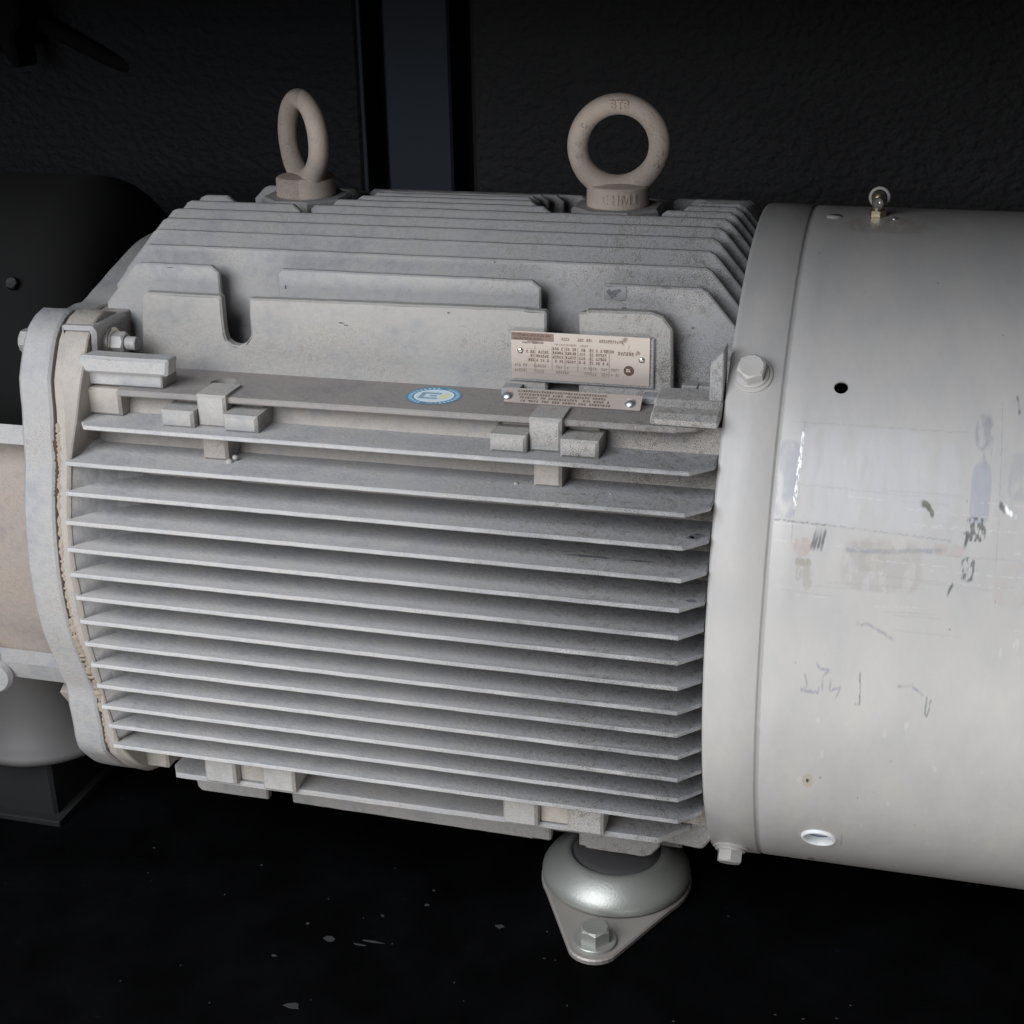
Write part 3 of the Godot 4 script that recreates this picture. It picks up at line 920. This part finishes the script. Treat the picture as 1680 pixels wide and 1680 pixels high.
func build_pads():
	# T-shaped bosses under the shelf and lower bosses, standing on the fins
	for c in [[-0.3695, -0.0005], [-0.1183, 0.0008]]:
		var x: float = c[0]
		put("boss", box(x - 0.0118, 0.1425, 0.205, x + 0.0112, 0.1672, 0.2368, 0.0021), M.pad, motor)
		put("boss_arm", box(x - 0.0385, 0.1425, 0.208, x - 0.0125, 0.1555, 0.2430, 0.0021), M.pad, motor)
		put("boss_arm", box(x + 0.0118, 0.1425, 0.208, x + 0.0385, 0.1555, 0.2438, 0.0021), M.pad, motor)
		put("boss_web", box(x - 0.0350, 0.1552, 0.205, x + 0.0350, 0.1602, 0.2215, 0.001), M.cream, motor)
		put("boss", box(x - 0.0075, 0.1190, 0.20, x + 0.0125, 0.1395, 0.2425, 0.0021), M.cream, motor)
		put("boss", box(x - 0.0140, 0.0970, 0.20, x + 0.0140, 0.1160, 0.2295, 0.0021), M.cream, motor)
		# mirrored below: two proud blocks with a recessed web between
		put("boss", box(x - 0.0360 + 0.0015, -0.1622, 0.205, x - 0.0090 + 0.0015, -0.1332, 0.2445, 0.0021), M.pad, motor)
		put("boss", box(x + 0.0160, -0.1622, 0.205, x + 0.0440, -0.1332, 0.2445, 0.0021), M.pad, motor)
		put("boss_web", box(x - 0.0072, -0.1622, 0.205, x + 0.0157, -0.1332, 0.2350, 0.001), M.cream, motor)
	# little cast bits and drips beside the bosses
	for c in [[-0.3550, 0.1195, 0.2445, 0.0030], [-0.3525, 0.1215, 0.2395, 0.0024], [-0.1385, 0.1190, 0.2410, 0.0020], [-0.070, 0.1190, 0.246, 0.0012]]:
		var st := new_st()
		var pr := PackedVector2Array()
		for k in 7: pr.append(Vector2(-cos(PI * k / 6.0) * c[3] * 0.8, maxf(0.0, sin(PI * k / 6.0)) * c[3]))
		lathe_smooth(st, pr, aim(Vector3(c[0], c[1], c[2]), Vector3(0.5, 1, 0.3)), 9)
		put("casting_lump", done(st), M.pad, motor)
	# bars along the shelf at both ends, and the lug that carries the fan cover
	put("lug_bar", plate(rounded(PackedVector2Array([Vector2(-0.478, 0.1765), Vector2(-0.4060, 0.1765), Vector2(-0.4040, 0.1895), Vector2(-0.478, 0.1895)]), 0.002, 2), frame_xy(0.2222), 0.0165, 0.002, 0.02, 0.0002), M.cast, motor)
	put("lug_bar", box(-0.478, 0.1655, 0.200, -0.4140, 0.1770, 0.2245, 0.001), M.cast, motor)
	put("lug_bar", box(-0.478, 0.1432, 0.195, -0.4480, 0.1640, 0.2290, 0.002), M.cream, motor)
	put("lug_bar", prism_x(PackedVector2Array([Vector2(0.185, 0.1655), Vector2(0.2275, 0.1655), Vector2(0.2280, 0.1695), Vector2(0.2220, 0.1725), Vector2(0.2120, 0.1735), Vector2(0.2060, 0.1772), Vector2(0.1850, 0.1785)]), -0.0475, -0.0010, 0.0012), M.pad, motor)
	put("lug_bar", plate(rounded(rect(-0.480, -0.1765, -0.4540, -0.1480), 0.002, 2), frame_xy(0.2000), 0.028, 0.002, 0.02, 0.0002), M.cream, motor)
	put("lug_bar", plate(rounded(PackedVector2Array([Vector2(-0.045, -0.160), Vector2(0.004, -0.160), Vector2(0.004, -0.180), Vector2(-0.004, -0.1935), Vector2(-0.045, -0.1905)]), 0.003, 2), frame_xy(0.1850), 0.030, 0.002), M.pad, motor)
	put("cover_lug", plate(rounded(PackedVector2Array([Vector2(-0.0105, 0.175), Vector2(-0.0015, 0.175), Vector2(-0.0015, 0.2125), Vector2(-0.0040, 0.2105), Vector2(-0.0105, 0.2030)]), 0.002, 2), frame_xy(0.1930), 0.022, 0.0008), M.cast, motor)
	# small cast blocks low behind the right-hand plate
	put("shelf_block", box(-0.0345, 0.165, 0.160, -0.0235, 0.1765, 0.172, 0.001), M.cast, motor)
	put("shelf_block", box(-0.0225, 0.165, 0.160, -0.0125, 0.1765, 0.172, 0.001), M.cast, motor)
	# stubs that hold the nameplate's foot
	put("shelf_block", box(-0.1635, 0.165, 0.172, -0.1505, 0.1705, 0.186, 0.001), M.cast, motor)
	put("shelf_block", box(-0.0605, 0.165, 0.172, -0.0475, 0.1705, 0.186, 0.001), M.cast, motor)

const RIM := [[-90, 0.235], [-66, 0.236], [-57, 0.246], [-47, 0.2735], [-40, 0.278], [-34, 0.279], [-28, 0.265], [-22, 0.2535], [-14, 0.2545], [-7, 0.2580], [0, 0.2600], [8, 0.2616], [17, 0.2646], [23, 0.2660], [30, 0.2765], [37, 0.2925], [43, 0.2975], [47, 0.2925], [52, 0.2600], [57, 0.2440], [65, 0.2375], [72, 0.2350], [80, 0.2355], [90, 0.2340]]
const RIM_BACK := [[-90, 0.236], [-62, 0.241], [-50, 0.2600], [-36, 0.2820], [-27, 0.2850], [-23, 0.2800], [-18, 0.2778], [-14, 0.2752], [-10, 0.2745], [-6, 0.2758], [-2, 0.2768], [3, 0.2778], [7, 0.2815], [11, 0.2842], [15, 0.2865], [19, 0.2875], [24, 0.2905], [30, 0.2895], [37, 0.2930], [43, 0.2975], [47, 0.2925], [52, 0.2600], [57, 0.2450], [66, 0.2400], [90, 0.2380]]
const RIM_ROOT := [[-90, 0.230], [-40, 0.230], [-33, 0.250], [-27, 0.2850], [-23, 0.2800], [-18, 0.2778], [-14, 0.2752], [-10, 0.2745], [-6, 0.2758], [-2, 0.2768], [3, 0.2778], [7, 0.2815], [11, 0.2842], [15, 0.2865], [19, 0.2875], [24, 0.2890], [27, 0.2700], [31, 0.235], [90, 0.230]]

func rim(table: Array, deg: float) -> float:
	for i in table.size() - 1:
		if deg <= table[i + 1][0]:
			return lerpf(table[i][1], table[i + 1][1], smoothstep(0.0, 1.0, (deg - table[i][0]) / float(table[i + 1][0] - table[i][0])) * 0.5 + 0.5 * (deg - table[i][0]) / float(table[i + 1][0] - table[i][0]))
	return table[-1][1]

func loft(rings: Array) -> ArrayMesh:
	# rings of [x, table, offset]; closed at both ends
	var st := new_st()
	var n := 180
	var P := func(q, k):
		var a: float = TAU * k / n
		var deg: float = rad_to_deg(asin(clampf(sin(a), -1.0, 1.0)))
		var r: float = rim(q[1], deg) + q[2]
		return Vector3(q[0], sin(a) * r, cos(a) * r)
	for i in rings.size() - 1:
		for k in n:
			quad(st, P.call(rings[i], k + 1), P.call(rings[i], k), P.call(rings[i + 1], k), P.call(rings[i + 1], k + 1), i + 1)
	for k in n:
		var a = P.call(rings[0], k)
		var b = P.call(rings[0], k + 1)
		tri(st, Vector3(a.x, 0, 0), b, a)
		a = P.call(rings[-1], k)
		b = P.call(rings[-1], k + 1)
		tri(st, Vector3(a.x, 0, 0), a, b)
	return done(st)

func build_end_shield():
	put("frame_flange", loft([[-0.4992, RIM, -0.0035], [-0.4970, RIM, -0.0005], [-0.490, RIM, 0.0005], [-0.4745, RIM_BACK, 0.0], [-0.4735, RIM_BACK, -0.0010]]), M.flange, motor)
	put("fin_root", loft([[-0.4760, RIM_ROOT, -0.004], [-0.4732, RIM_ROOT, -0.0022], [-0.468, RIM_ROOT, -0.0095], [-0.461, RIM_ROOT, -0.018], [-0.450, RIM_ROOT, -0.028], [-0.435, RIM_ROOT, -0.038], [-0.425, RIM_ROOT, -0.048]]), M.cast, motor)
	put("end_shield", loft([[-0.5285, RIM, -0.003], [-0.5255, RIM, 0.0], [-0.5030, RIM, 0.0], [-0.5010, RIM, -0.0015], [-0.5000, RIM, -0.006], [-0.4990, RIM, -0.010]]), M.clean, motor)
	var st := new_st()
	lathe(st, PackedVector2Array([Vector2(-0.55, 0.0), Vector2(-0.55, 0.212), Vector2(-0.527, 0.222)]), Transform3D(Basis(Vector3.UP, Vector3.BACK, Vector3.RIGHT), Vector3.ZERO), 72)
	put("end_neck", done(st), M.cream, motor)
	put("joint_sealant", loft([[-0.5002, RIM, -0.02], [-0.5001, RIM, -0.0022], [-0.4990, RIM, -0.0026], [-0.4989, RIM, -0.02]]), std(Color(0.22, 0.17, 0.13), 0.9), motor)
	sealant_bead()
	# boss block with its clamping bolt
	put("flange_boss", plate(rounded(PackedVector2Array([Vector2(-0.4975, 0.172), Vector2(-0.4715, 0.172), Vector2(-0.4685, 0.2035), Vector2(-0.4715, 0.2080), Vector2(-0.4975, 0.2075)]), 0.002), frame_xy(0.1920), 0.052, 0.003), M.cast, motor)
	var f := aim(Vector3(-0.4685, 0.1905, 0.1960), Vector3.RIGHT, 0.2)
	put("washer", washer(f, 0.0115, 0.003), M.bright, motor)
	put("bolt", hex_bolt(f.translated_local(Vector3(0, 0, 0.003)), 0.0085, 0.010), M.paint, motor)
	put("bolt_end", washer(f.translated_local(Vector3(0, 0, 0.012)), 0.0052, 0.010), M.cast, motor)
	f = aim(Vector3(-0.5285, 0.1900, 0.205), Vector3.LEFT)
	put("bolt", hex_bolt(f, 0.0105, 0.010), M.cast, motor)

func sealant_bead():
	# rough brown bead squeezed out of the joint on the side that faces the doors
	var tan_m := std(Color(0.56, 0.52, 0.465), 0.85)
	var dark_m := std(Color(0.27, 0.21, 0.16), 0.9)
	var nz := noise(0.9, 3, 77)
	for b in [[-33.0, 30.0, -0.4970, 0.0010, tan_m, 0.0], [-26.0, -4.0, -0.4985, 0.0016, tan_m, 9.0], [-20.0, -11.0, -0.4990, 0.0011, dark_m, 4.0], [18.0, 29.0, -0.4992, 0.0011, dark_m, 14.0]]:
		var st := new_st()
		var n := int((b[1] - b[0]) * 3.0)
		var rings := []
		for k in n + 1:
			var deg: float = lerpf(b[0], b[1], float(k) / n)
			var w: float = b[3] * clampf(0.75 + nz.get_noise_2d(deg * 1.3 + b[5], 0.0) * 1.5, 0.12, 1.8) * (0.2 if k == 0 or k == n else 1.0)
			var dx: float = nz.get_noise_2d(deg * 0.6, 40.0 + b[5]) * 0.0012
			var ring := []
			for j in 7:
				var a := PI * j / 6.0
				var r: float = rim(RIM, deg) - 0.0006 + sin(a) * w * 0.8
				ring.append(Vector3(b[2] + dx + cos(a) * w * 1.7, sin(deg_to_rad(deg)) * r, cos(deg_to_rad(deg)) * r))
			rings.append(ring)
		for k in n:
			for j in 6: quad(st, rings[k][j], rings[k + 1][j], rings[k + 1][j + 1], rings[k][j + 1], 1)
		put("sealant_bead", done(st), b[4], motor)

func build_eye_bolts():
	for k in 2:
		var x: float = EYE_X[k]
		var st := new_st()
		var oct := PackedVector2Array()
		for j in 8: oct.append(Vector2(x, 0.0) + Vector2.from_angle(TAU * (j + 0.5) / 8.0) * 0.038)
		put("eye_pad", plate(oct, frame_xz(0.2420), 0.055, 0.002), M.cast, motor)
		var dirv := Vector3(sin(deg_to_rad(45.5)), 0, cos(deg_to_rad(45.5))) if k == 0 else Vector3(cos(deg_to_rad(11.0)), 0, -sin(deg_to_rad(11.0)))
		var nrm := dirv.cross(Vector3.UP).normalized()
		var c := Vector3(x, 0.3160, 0.0)
		var R := 0.0322
		var n := 64
		var mI := 20
		for i in n:
			for j in mI:
				var v := []
				for q in [[i, j], [i + 1, j], [i + 1, j + 1], [i, j + 1]]:
					var a: float = TAU * q[0] / n
					var b: float = TAU * q[1] / mI
					var thick := 0.0083 + 0.0012 * smoothstep(-0.3, -1.0, sin(a))
					var e := dirv * cos(a) + Vector3.UP * sin(a)
					v.append(c + e * (R + cos(b) * thick) + nrm * sin(b) * thick)
				quad(st, v[0], v[3], v[2], v[1], 1)
		var ring := put("eye_bolt", done(st), M.eye, motor, "lifting eye turned nearly edge-on" if k == 0 else "lifting eye facing the front")
		st = new_st()
		lathe(st, PackedVector2Array([Vector2(-0.002, 0.0), Vector2(-0.002, 0.0240), Vector2(0.0005, 0.0252), Vector2(0.0140, 0.0248), Vector2(0.0155, 0.0235), Vector2(0.0175, 0.012), Vector2(0.0175, 0.0)]), aim(Vector3(x, 0.2700, 0.0), Vector3.UP), 48)
		put("collar", done(st), M.eye, ring)
		if k == 1:
			letters("BTB", 0.0085, Transform3D(Basis(dirv, Vector3.UP, nrm * -1.0 if nrm.z < 0 else nrm), Vector3.ZERO), c + Vector3.UP * R + (nrm if nrm.z > 0 else -nrm) * 0.0086, ring)
			collar_text("CHMI", Vector3(x, 0.2775, 0.0), 0.0249, ring)
			for j in 5:
				var a := deg_to_rad([150.0, 176.0, 192.0, -8.0, -26.0][j])
				var e := dirv * cos(a) + Vector3.UP * sin(a)
				var fz: Vector3 = nrm if nrm.z > 0 else -nrm
				letters(["C", "4", "8", "7", "0"][j], 0.0065, Transform3D(Basis(dirv, Vector3.UP, fz).rotated(fz, a - PI / 2), Vector3.ZERO), c + e * R + fz * 0.0085, ring)

func text_mesh(s: String, size: float) -> TextMesh:
	var t := TextMesh.new()
	t.text = s
	var f := SystemFont.new()
	f.font_names = PackedStringArray(["Droid Sans"])
	f.font_weight = 700
	t.font = f
	t.font_size = 32
	t.pixel_size = size / 32.0
	t.depth = 0.0012
	return t

func letters(s: String, size: float, f: Transform3D, at: Vector3, parent: Node):
	var o := MeshInstance3D.new()
	o.name = numbered("raised_letters", parent)
	o.mesh = text_mesh(s, size)
	o.material_override = M.eye
	parent.add_child(o)
	o.global_transform = Transform3D(f.basis, at)

func collar_text(s: String, c: Vector3, r: float, parent: Node):
	for i in s.length():
		var a := deg_to_rad(-14.0 + 19.0 * i)
		var d := Vector3(sin(a), 0, cos(a))
		letters(s[i], 0.0105, Transform3D(Basis(Vector3.UP.cross(d), Vector3.UP, d), Vector3.ZERO), c + d * r, parent)

func uv_plate(f: Transform3D, w: float, h: float, t: float) -> ArrayMesh:
	# thin sheet with print on its front (UV 0..1), frame z = front
	var st := new_st()
	var P := func(x, y, z): return f * Vector3(x * w * 0.5, y * h * 0.5, z)
	var face := func(a, b, c, d, uvs):
		var v := [a, b, c, d]
		for i in [0, 2, 1, 0, 3, 2]:
			st.set_smooth_group(0xFFFFFFFF)
			st.set_uv(uvs[i])
			st.add_vertex(v[i])
	var full := [Vector2(0, 1), Vector2(1, 1), Vector2(1, 0), Vector2(0, 0)]
	var nil := [Vector2(0.01, 0.5), Vector2(0.01, 0.5), Vector2(0.01, 0.5), Vector2(0.01, 0.5)]
	face.call(P.call(-1, -1, t), P.call(1, -1, t), P.call(1, 1, t), P.call(-1, 1, t), full)
	face.call(P.call(-1, -1, 0), P.call(1, -1, 0), P.call(1, -1, t), P.call(-1, -1, t), nil)
	face.call(P.call(1, 1, 0), P.call(-1, 1, 0), P.call(-1, 1, t), P.call(1, 1, t), nil)
	face.call(P.call(1, -1, 0), P.call(1, 1, 0), P.call(1, 1, t), P.call(1, -1, t), nil)
	face.call(P.call(-1, 1, 0), P.call(-1, -1, 0), P.call(-1, -1, t), P.call(-1, 1, t), nil)
	face.call(P.call(-1, 1, 0), P.call(1, 1, 0), P.call(1, -1, 0), P.call(-1, -1, 0), nil)
	return done(st)

func rivet(f: Transform3D, r: float) -> ArrayMesh:
	var st := new_st()
	var pr := PackedVector2Array()
	for k in 6: pr.append(Vector2(sin(PI * 0.5 * k / 5.0) * r * 0.6, maxf(0.0, cos(PI * 0.5 * k / 5.0)) * r))
	pr[5].y = 0.0
	lathe_smooth(st, pr, f, 18)
	return done(st)

func build_nameplates():
	# backing pad on the front plate
	put("plate_pad", box(-0.1605, 0.1730, 0.1715, -0.0540, 0.2100, 0.1745, 0.0008), M.cast, motor)
	var f := Transform3D(Basis(Vector3.RIGHT, Vector3.UP, Vector3.BACK), Vector3(-0.1076, 0.1931, 0.1748))
	var np := put("nameplate", uv_plate(f, 0.1010, 0.0354, 0.0008), M.plate, motor, "pinkish metal nameplate with worn brown print")
	put("rivet", rivet(aim(Vector3(-0.1515, 0.1965, 0.1755), Vector3.BACK), 0.0024), M.bright, np)
	put("rivet", rivet(aim(Vector3(-0.0628, 0.1945, 0.1755), Vector3.BACK), 0.0024), M.bright, np)
	# long narrow plate lying tilted on the shelf
	var tilt := Basis(Vector3.RIGHT, deg_to_rad(-56.0))
	var c := Vector3(-0.1080, 0.1690, 0.1965)
	var np2 := put("data_strip", uv_plate(Transform3D(tilt, c), 0.0985, 0.0130, 0.0008), M.plate2, motor, "narrow metal data strip with worn brown print lying on the shelf")
	for x in [-0.1555, -0.0665]:
		put("drive_screw", rivet(aim(Vector3(x, 0.1690, 0.1975), tilt * Vector3.BACK), 0.0042), M.steel, np2)
	# round sticker on the shelf
	var st := new_st()
	var sc := Vector3(-0.2110, 0.1652, 0.1975)
	for k in 40:
		var a := TAU * k / 40.0
		var b := TAU * (k + 1) / 40.0
		for q in [[Vector2.ZERO], [Vector2(cos(b), sin(b))], [Vector2(cos(a), sin(a))]]:
			var v: Vector2 = q[0]
			st.set_smooth_group(0xFFFFFFFF)
			st.set_uv(Vector2(0.5 + v.x * 0.498, 0.5 - v.y * 0.498))
			st.add_vertex(sc + Vector3(v.x * 0.0205, 0.0, -v.y * 0.0205))
	put("sticker", done(st), M.sticker, motor, "round blue and white sticker on the upper shelf")

# -------------------------------------------------------------------- fan cover
func cover_point(x: float, deg: float, r: float) -> Vector3:
	return Vector3(x, sin(deg_to_rad(deg)) * r, cos(deg_to_rad(deg)) * r)

func cover_radius(x: float) -> float:
	# rolled lip at the front, band, slight step at the seam, barrel
	if x < 0.003: return 0.2672 + 0.0028 * sqrt(maxf(0.0, 1.0 - pow((0.003 - x) / 0.003, 2.0)))
	if x < 0.0365: return 0.2700
	if x < 0.0388: return lerpf(0.2700, 0.2686, (x - 0.0365) / 0.0023)
	if x < 0.0405: return lerpf(0.2686, 0.2694, (x - 0.0388) / 0.0017)
	return 0.2694

func build_cover():
	var st := new_st()
	# holes: x, degrees, radius
	var holes := [[0.0767, 44.44, 0.0047], [0.0847, -34.1, 0.0120], [0.0787, -49.2, 0.0035]]
	var xs := [0.0, 0.0006, 0.0015, 0.003, 0.015, 0.0365, 0.0372, 0.038, 0.0388, 0.0396, 0.0405, 0.055]
	var ds := []
	for k in 97: ds.append(-180.0 + 360.0 * k / 96.0)
	for h in holes:
		var dd: float = rad_to_deg(h[2] * 1.35 / 0.2694)
		var hx: float = h[2] * 1.35
		xs.append_array([h[0] - hx, h[0] + hx])
		ds = ds.filter(func(v): return v < h[1] - dd - 0.4 or v > h[1] + dd + 0.4)
		ds.append_array([h[1] - dd, h[1] + dd])
	for x in [0.12, 0.16, 0.20, 0.26, 0.34, 0.42]: xs.append(x)
	xs.sort()
	ds.sort()
	var vert := func(x: float, d: float):
		var r := cover_radius(x)
		st.set_uv(Vector2(x / 0.26, (100.0 - d) / 160.0))
		var s := (cover_radius(x + 0.0004) - cover_radius(maxf(0.0, x - 0.0004))) / 0.0008
		if x <= 0.0006: s = 1.4
		var rad := Vector3(0, sin(deg_to_rad(d)), cos(deg_to_rad(d)))
		st.set_normal((rad - Vector3.RIGHT * clampf(s, -2.0, 2.0)).normalized())
		st.add_vertex(cover_point(x, d, r))
	for i in xs.size() - 1:
		for k in ds.size() - 1:
			var x0: float = xs[i]
			var x1: float = xs[i + 1]
			var d0: float = ds[k]
			var d1: float = ds[k + 1]
			if x1 - x0 < 1e-6 or d1 - d0 < 1e-6: continue
			var skip := false
			for h in holes:
				if absf((x0 + x1) * 0.5 - h[0]) < h[2] * 1.35 and absf((d0 + d1) * 0.5 - h[1]) < rad_to_deg(h[2] * 1.35 / 0.2694): skip = true
			if skip: continue
			for q in [[x0, d0], [x1, d1], [x1, d0], [x0, d0], [x0, d1], [x1, d1]]: vert.call(q[0], q[1])
	for h in holes:
		var n := 32
		var ring := []
		var sq := []
		for k in n:
			var v := Vector2.from_angle(TAU * k / n)
			ring.append(v * h[2])
			sq.append(v / maxf(absf(v.x), absf(v.y)) * h[2] * 1.35)
		var to := func(v: Vector2): return [h[0] + v.x, h[1] + rad_to_deg(v.y / 0.2694)]
		for k in n:
			var j := (k + 1) % n
			var a = to.call(ring[k])
			var b = to.call(ring[j])
			var c = to.call(sq[j])
			var d = to.call(sq[k])
			for q in [a, b, c, a, c, d]: vert.call(q[0], q[1])
			# edge of the sheet round the hole
			for q in [[a, 0.0], [a, -0.0022], [b, 0.0], [b, 0.0], [a, -0.0022], [b, -0.0022]]:
				st.set_uv(Vector2(0.9, 0.9))
				st.set_normal(Vector3(0, sin(deg_to_rad(h[1] - 90)), cos(deg_to_rad(h[1] - 90))))
				st.add_vertex(cover_point(q[0][0], q[0][1], 0.2694 + q[1]))
	st.generate_tangents()
	var cover := put("fan_cover", st.commit(), M.cover, motor, "smooth round sheet-metal fan cover with scratches and glue marks")
	# inside of the sheet, rolled edge and the closed back
	st = new_st()
	lathe_smooth(st, PackedVector2Array([Vector2(0.05, 0.2672), Vector2(0.0012, 0.2650), Vector2(0.0, 0.2660), Vector2(0.0, 0.2672)]), Transform3D(Basis(Vector3.UP, Vector3.BACK, Vector3.RIGHT), Vector3.ZERO), 96)
	lathe(st, PackedVector2Array([Vector2(0.42, 0.2694), Vector2(0.445, 0.25), Vector2(0.45, 0.0)]), Transform3D(Basis(Vector3.UP, Vector3.BACK, Vector3.RIGHT), Vector3.ZERO), 96)
	put("inner_shell", done(st), M.paint, cover)
	st = new_st()
	lathe(st, PackedVector2Array([Vector2(0.012, 0.0), Vector2(0.012, 0.2645), Vector2(0.03, 0.2645), Vector2(0.03, 0.0)]), Transform3D(Basis(Vector3.BACK, Vector3.UP, Vector3.LEFT), Vector3(0.042, 0, 0)), 72)
	put("end_plate", done(st), M.cast, cover)
	# four corner bolts with washers
	for a in [45.6, -46.5, 135.0, -135.0]:
		var n := Vector3(0, sin(deg_to_rad(a)), cos(deg_to_rad(a)))
		var f := aim(cover_point(0.0165, a, 0.2695), n, 0.35)
		put("washer", washer(f, 0.0142, 0.0022), M.paint, cover)
		put("spring_washer", washer(f.translated_local(Vector3(0, 0, 0.0022)), 0.0118, 0.0022), M.paint, cover)
		put("bolt", hex_bolt(f.translated_local(Vector3(0, 0, 0.0044)), 0.0102, 0.0090), M.paint, cover)
	# raised grommet round the drain hole
	st = new_st()
	var fp := aim(cover_point(0.0847, -34.1, 0.2690), Vector3(0, sin(deg_to_rad(-34.1)), cos(deg_to_rad(-34.1))))
	lathe_smooth(st, PackedVector2Array([Vector2(-0.004, 0.0100), Vector2(0.0008, 0.0100), Vector2(0.0022, 0.0108), Vector2(0.0024, 0.0118), Vector2(0.0014, 0.0130), Vector2(-0.0004, 0.0136)]), fp, 40)
	put("drain_grommet", done(st), std(Color(0.80, 0.81, 0.82), 0.4), cover)
	st = new_st()
	lathe(st, PackedVector2Array([Vector2(-0.0045, 0.0102), Vector2(-0.0045, 0.0)]), fp, 32)
	put("drain_plug", done(st), std(Color(0.50, 0.54, 0.60), 0.5), cover)
	# grease fitting on top: hexagon foot, elbow and ball nipple that looks forward
	var g := Vector3(0.0880, 0.2692, 0.0095)
	put("grease_foot", hex_bolt(aim(g, Vector3.UP, 0.3), 0.0066, 0.0050), M.brass, cover)
	st = new_st()
	lathe_smooth(st, PackedVector2Array([Vector2(0.0, 0.0042), Vector2(0.006, 0.0046), Vector2(0.010, 0.0052), Vector2(0.014, 0.004), Vector2(0.0165, 0.0)]), aim(g + Vector3.UP * 0.0030, Vector3.UP), 20)
	put("grease_elbow", done(st), M.brass, cover)
	st = new_st()
	lathe(st, PackedVector2Array([Vector2(0.0, 0.0030), Vector2(0.004, 0.0030), Vector2(0.006, 0.0042), Vector2(0.009, 0.0042), Vector2(0.0105, 0.0030), Vector2(0.0105, 0.0012), Vector2(0.0096, 0.0)]), aim(g + Vector3(-0.0005, 0.0098, 0.002), Vector3(0.1, 0.25, 1.0)), 24)
	put("grease_nipple", done(st), M.bright, cover)
	st = new_st()
	for i in 36:
		for j in 10:
			var v := []
			for q in [[i, j], [i + 1, j], [i + 1, j + 1], [i, j + 1]]:
				var a: float = TAU * q[0] / 36
				var b: float = TAU * q[1] / 10
				v.append(g + Vector3(0.0005, 0.0135, -0.004) + Vector3(cos(a), sin(a), 0) * (0.0068 + cos(b) * 0.0013) + Vector3.BACK * sin(b) * 0.0013)
			quad(st, v[0], v[1], v[2], v[3], 1)
	put("grease_cap_ring", done(st), M.paint, cover)
	st = new_st()
	lathe_smooth(st, PackedVector2Array([Vector2(0, 0.006), Vector2(0.0008, 0.0055), Vector2(0.001, 0.0)]), aim(cover_point(0.0560, 86.5, 0.2694), cover_point(0, 86.5, 1.0)), 24)
	put("cover_dimple", done(st), M.paint, cover)
	put("cover_screw", rivet(aim(cover_point(0.1010, 86.4, 0.2694), cover_point(0, 86.4, 1.0)), 0.0024), M.steel, cover)

# ==================================================================== the vibration mount on the floor
func build_isolator():
	var c := Vector3(-0.0840, FLOOR_Y, 0.137)
	var iso := thing("vibration_mount", "round zinc-plated vibration mount bolted to the black floor under the motor's right end", "vibration mount", c)
	var dir := Vector2(0.0006, -(0.2510 - c.z)).normalized()          # long axis of the base, towards the camera
	var L := 0.1155
	var outl := PackedVector2Array()
	var ctr := Vector2(c.x, -c.z)
	var along := dir.angle()
	for s in [0.0, PI]:
		for k in 9:
			var a: float = lerpf(-0.95, 0.95, k / 8.0) + s + along
			outl.append(ctr + Vector2.from_angle(along + s) * (L - 0.022) + Vector2.from_angle(a) * 0.022)
		for k in 9:
			var a: float = lerpf(0.98, PI - 0.98, k / 8.0) + s + along
			outl.append(ctr + Vector2.from_angle(a) * 0.064)
	put("base_plate", plate(outl, frame_xz(FLOOR_Y + 0.0028), 0.0055, 0.0012), M.base, iso)
	var st := new_st()
	var pr := PackedVector2Array([Vector2(0.0058, 0.0600), Vector2(0.0075, 0.0624), Vector2(0.0105, 0.0633), Vector2(0.0140, 0.0626), Vector2(0.0185, 0.0596), Vector2(0.0245, 0.0538), Vector2(0.0295, 0.0475), Vector2(0.0318, 0.0440), Vector2(0.0326, 0.0415), Vector2(0.0322, 0.0392), Vector2(0.0300, 0.0375)])
	lathe_smooth(st, pr, aim(c, Vector3.UP), 72)
	put("dome", done(st), M.zinc, iso)
	st = new_st()
	lathe_smooth(st, PackedVector2Array([Vector2(0.0290, 0.0385), Vector2(0.0310, 0.036), Vector2(0.0325, 0.030), Vector2(0.0330, 0.0)]), aim(c, Vector3.UP), 48)
	put("rubber_top", done(st), M.rubber, iso)
	for s in [1.0, -1.0]:
		var at: Vector2 = ctr + dir * s * (L - 0.024)
		var f := aim(Vector3(at.x, FLOOR_Y + 0.0056, -at.y), Vector3.UP, 0.25)
		put("washer", washer(f, 0.0175, 0.0030), M.zinc, iso)
		put("bolt", hex_bolt(f.translated_local(Vector3(0, 0, 0.003)), 0.0128, 0.0115), M.zinc, iso)
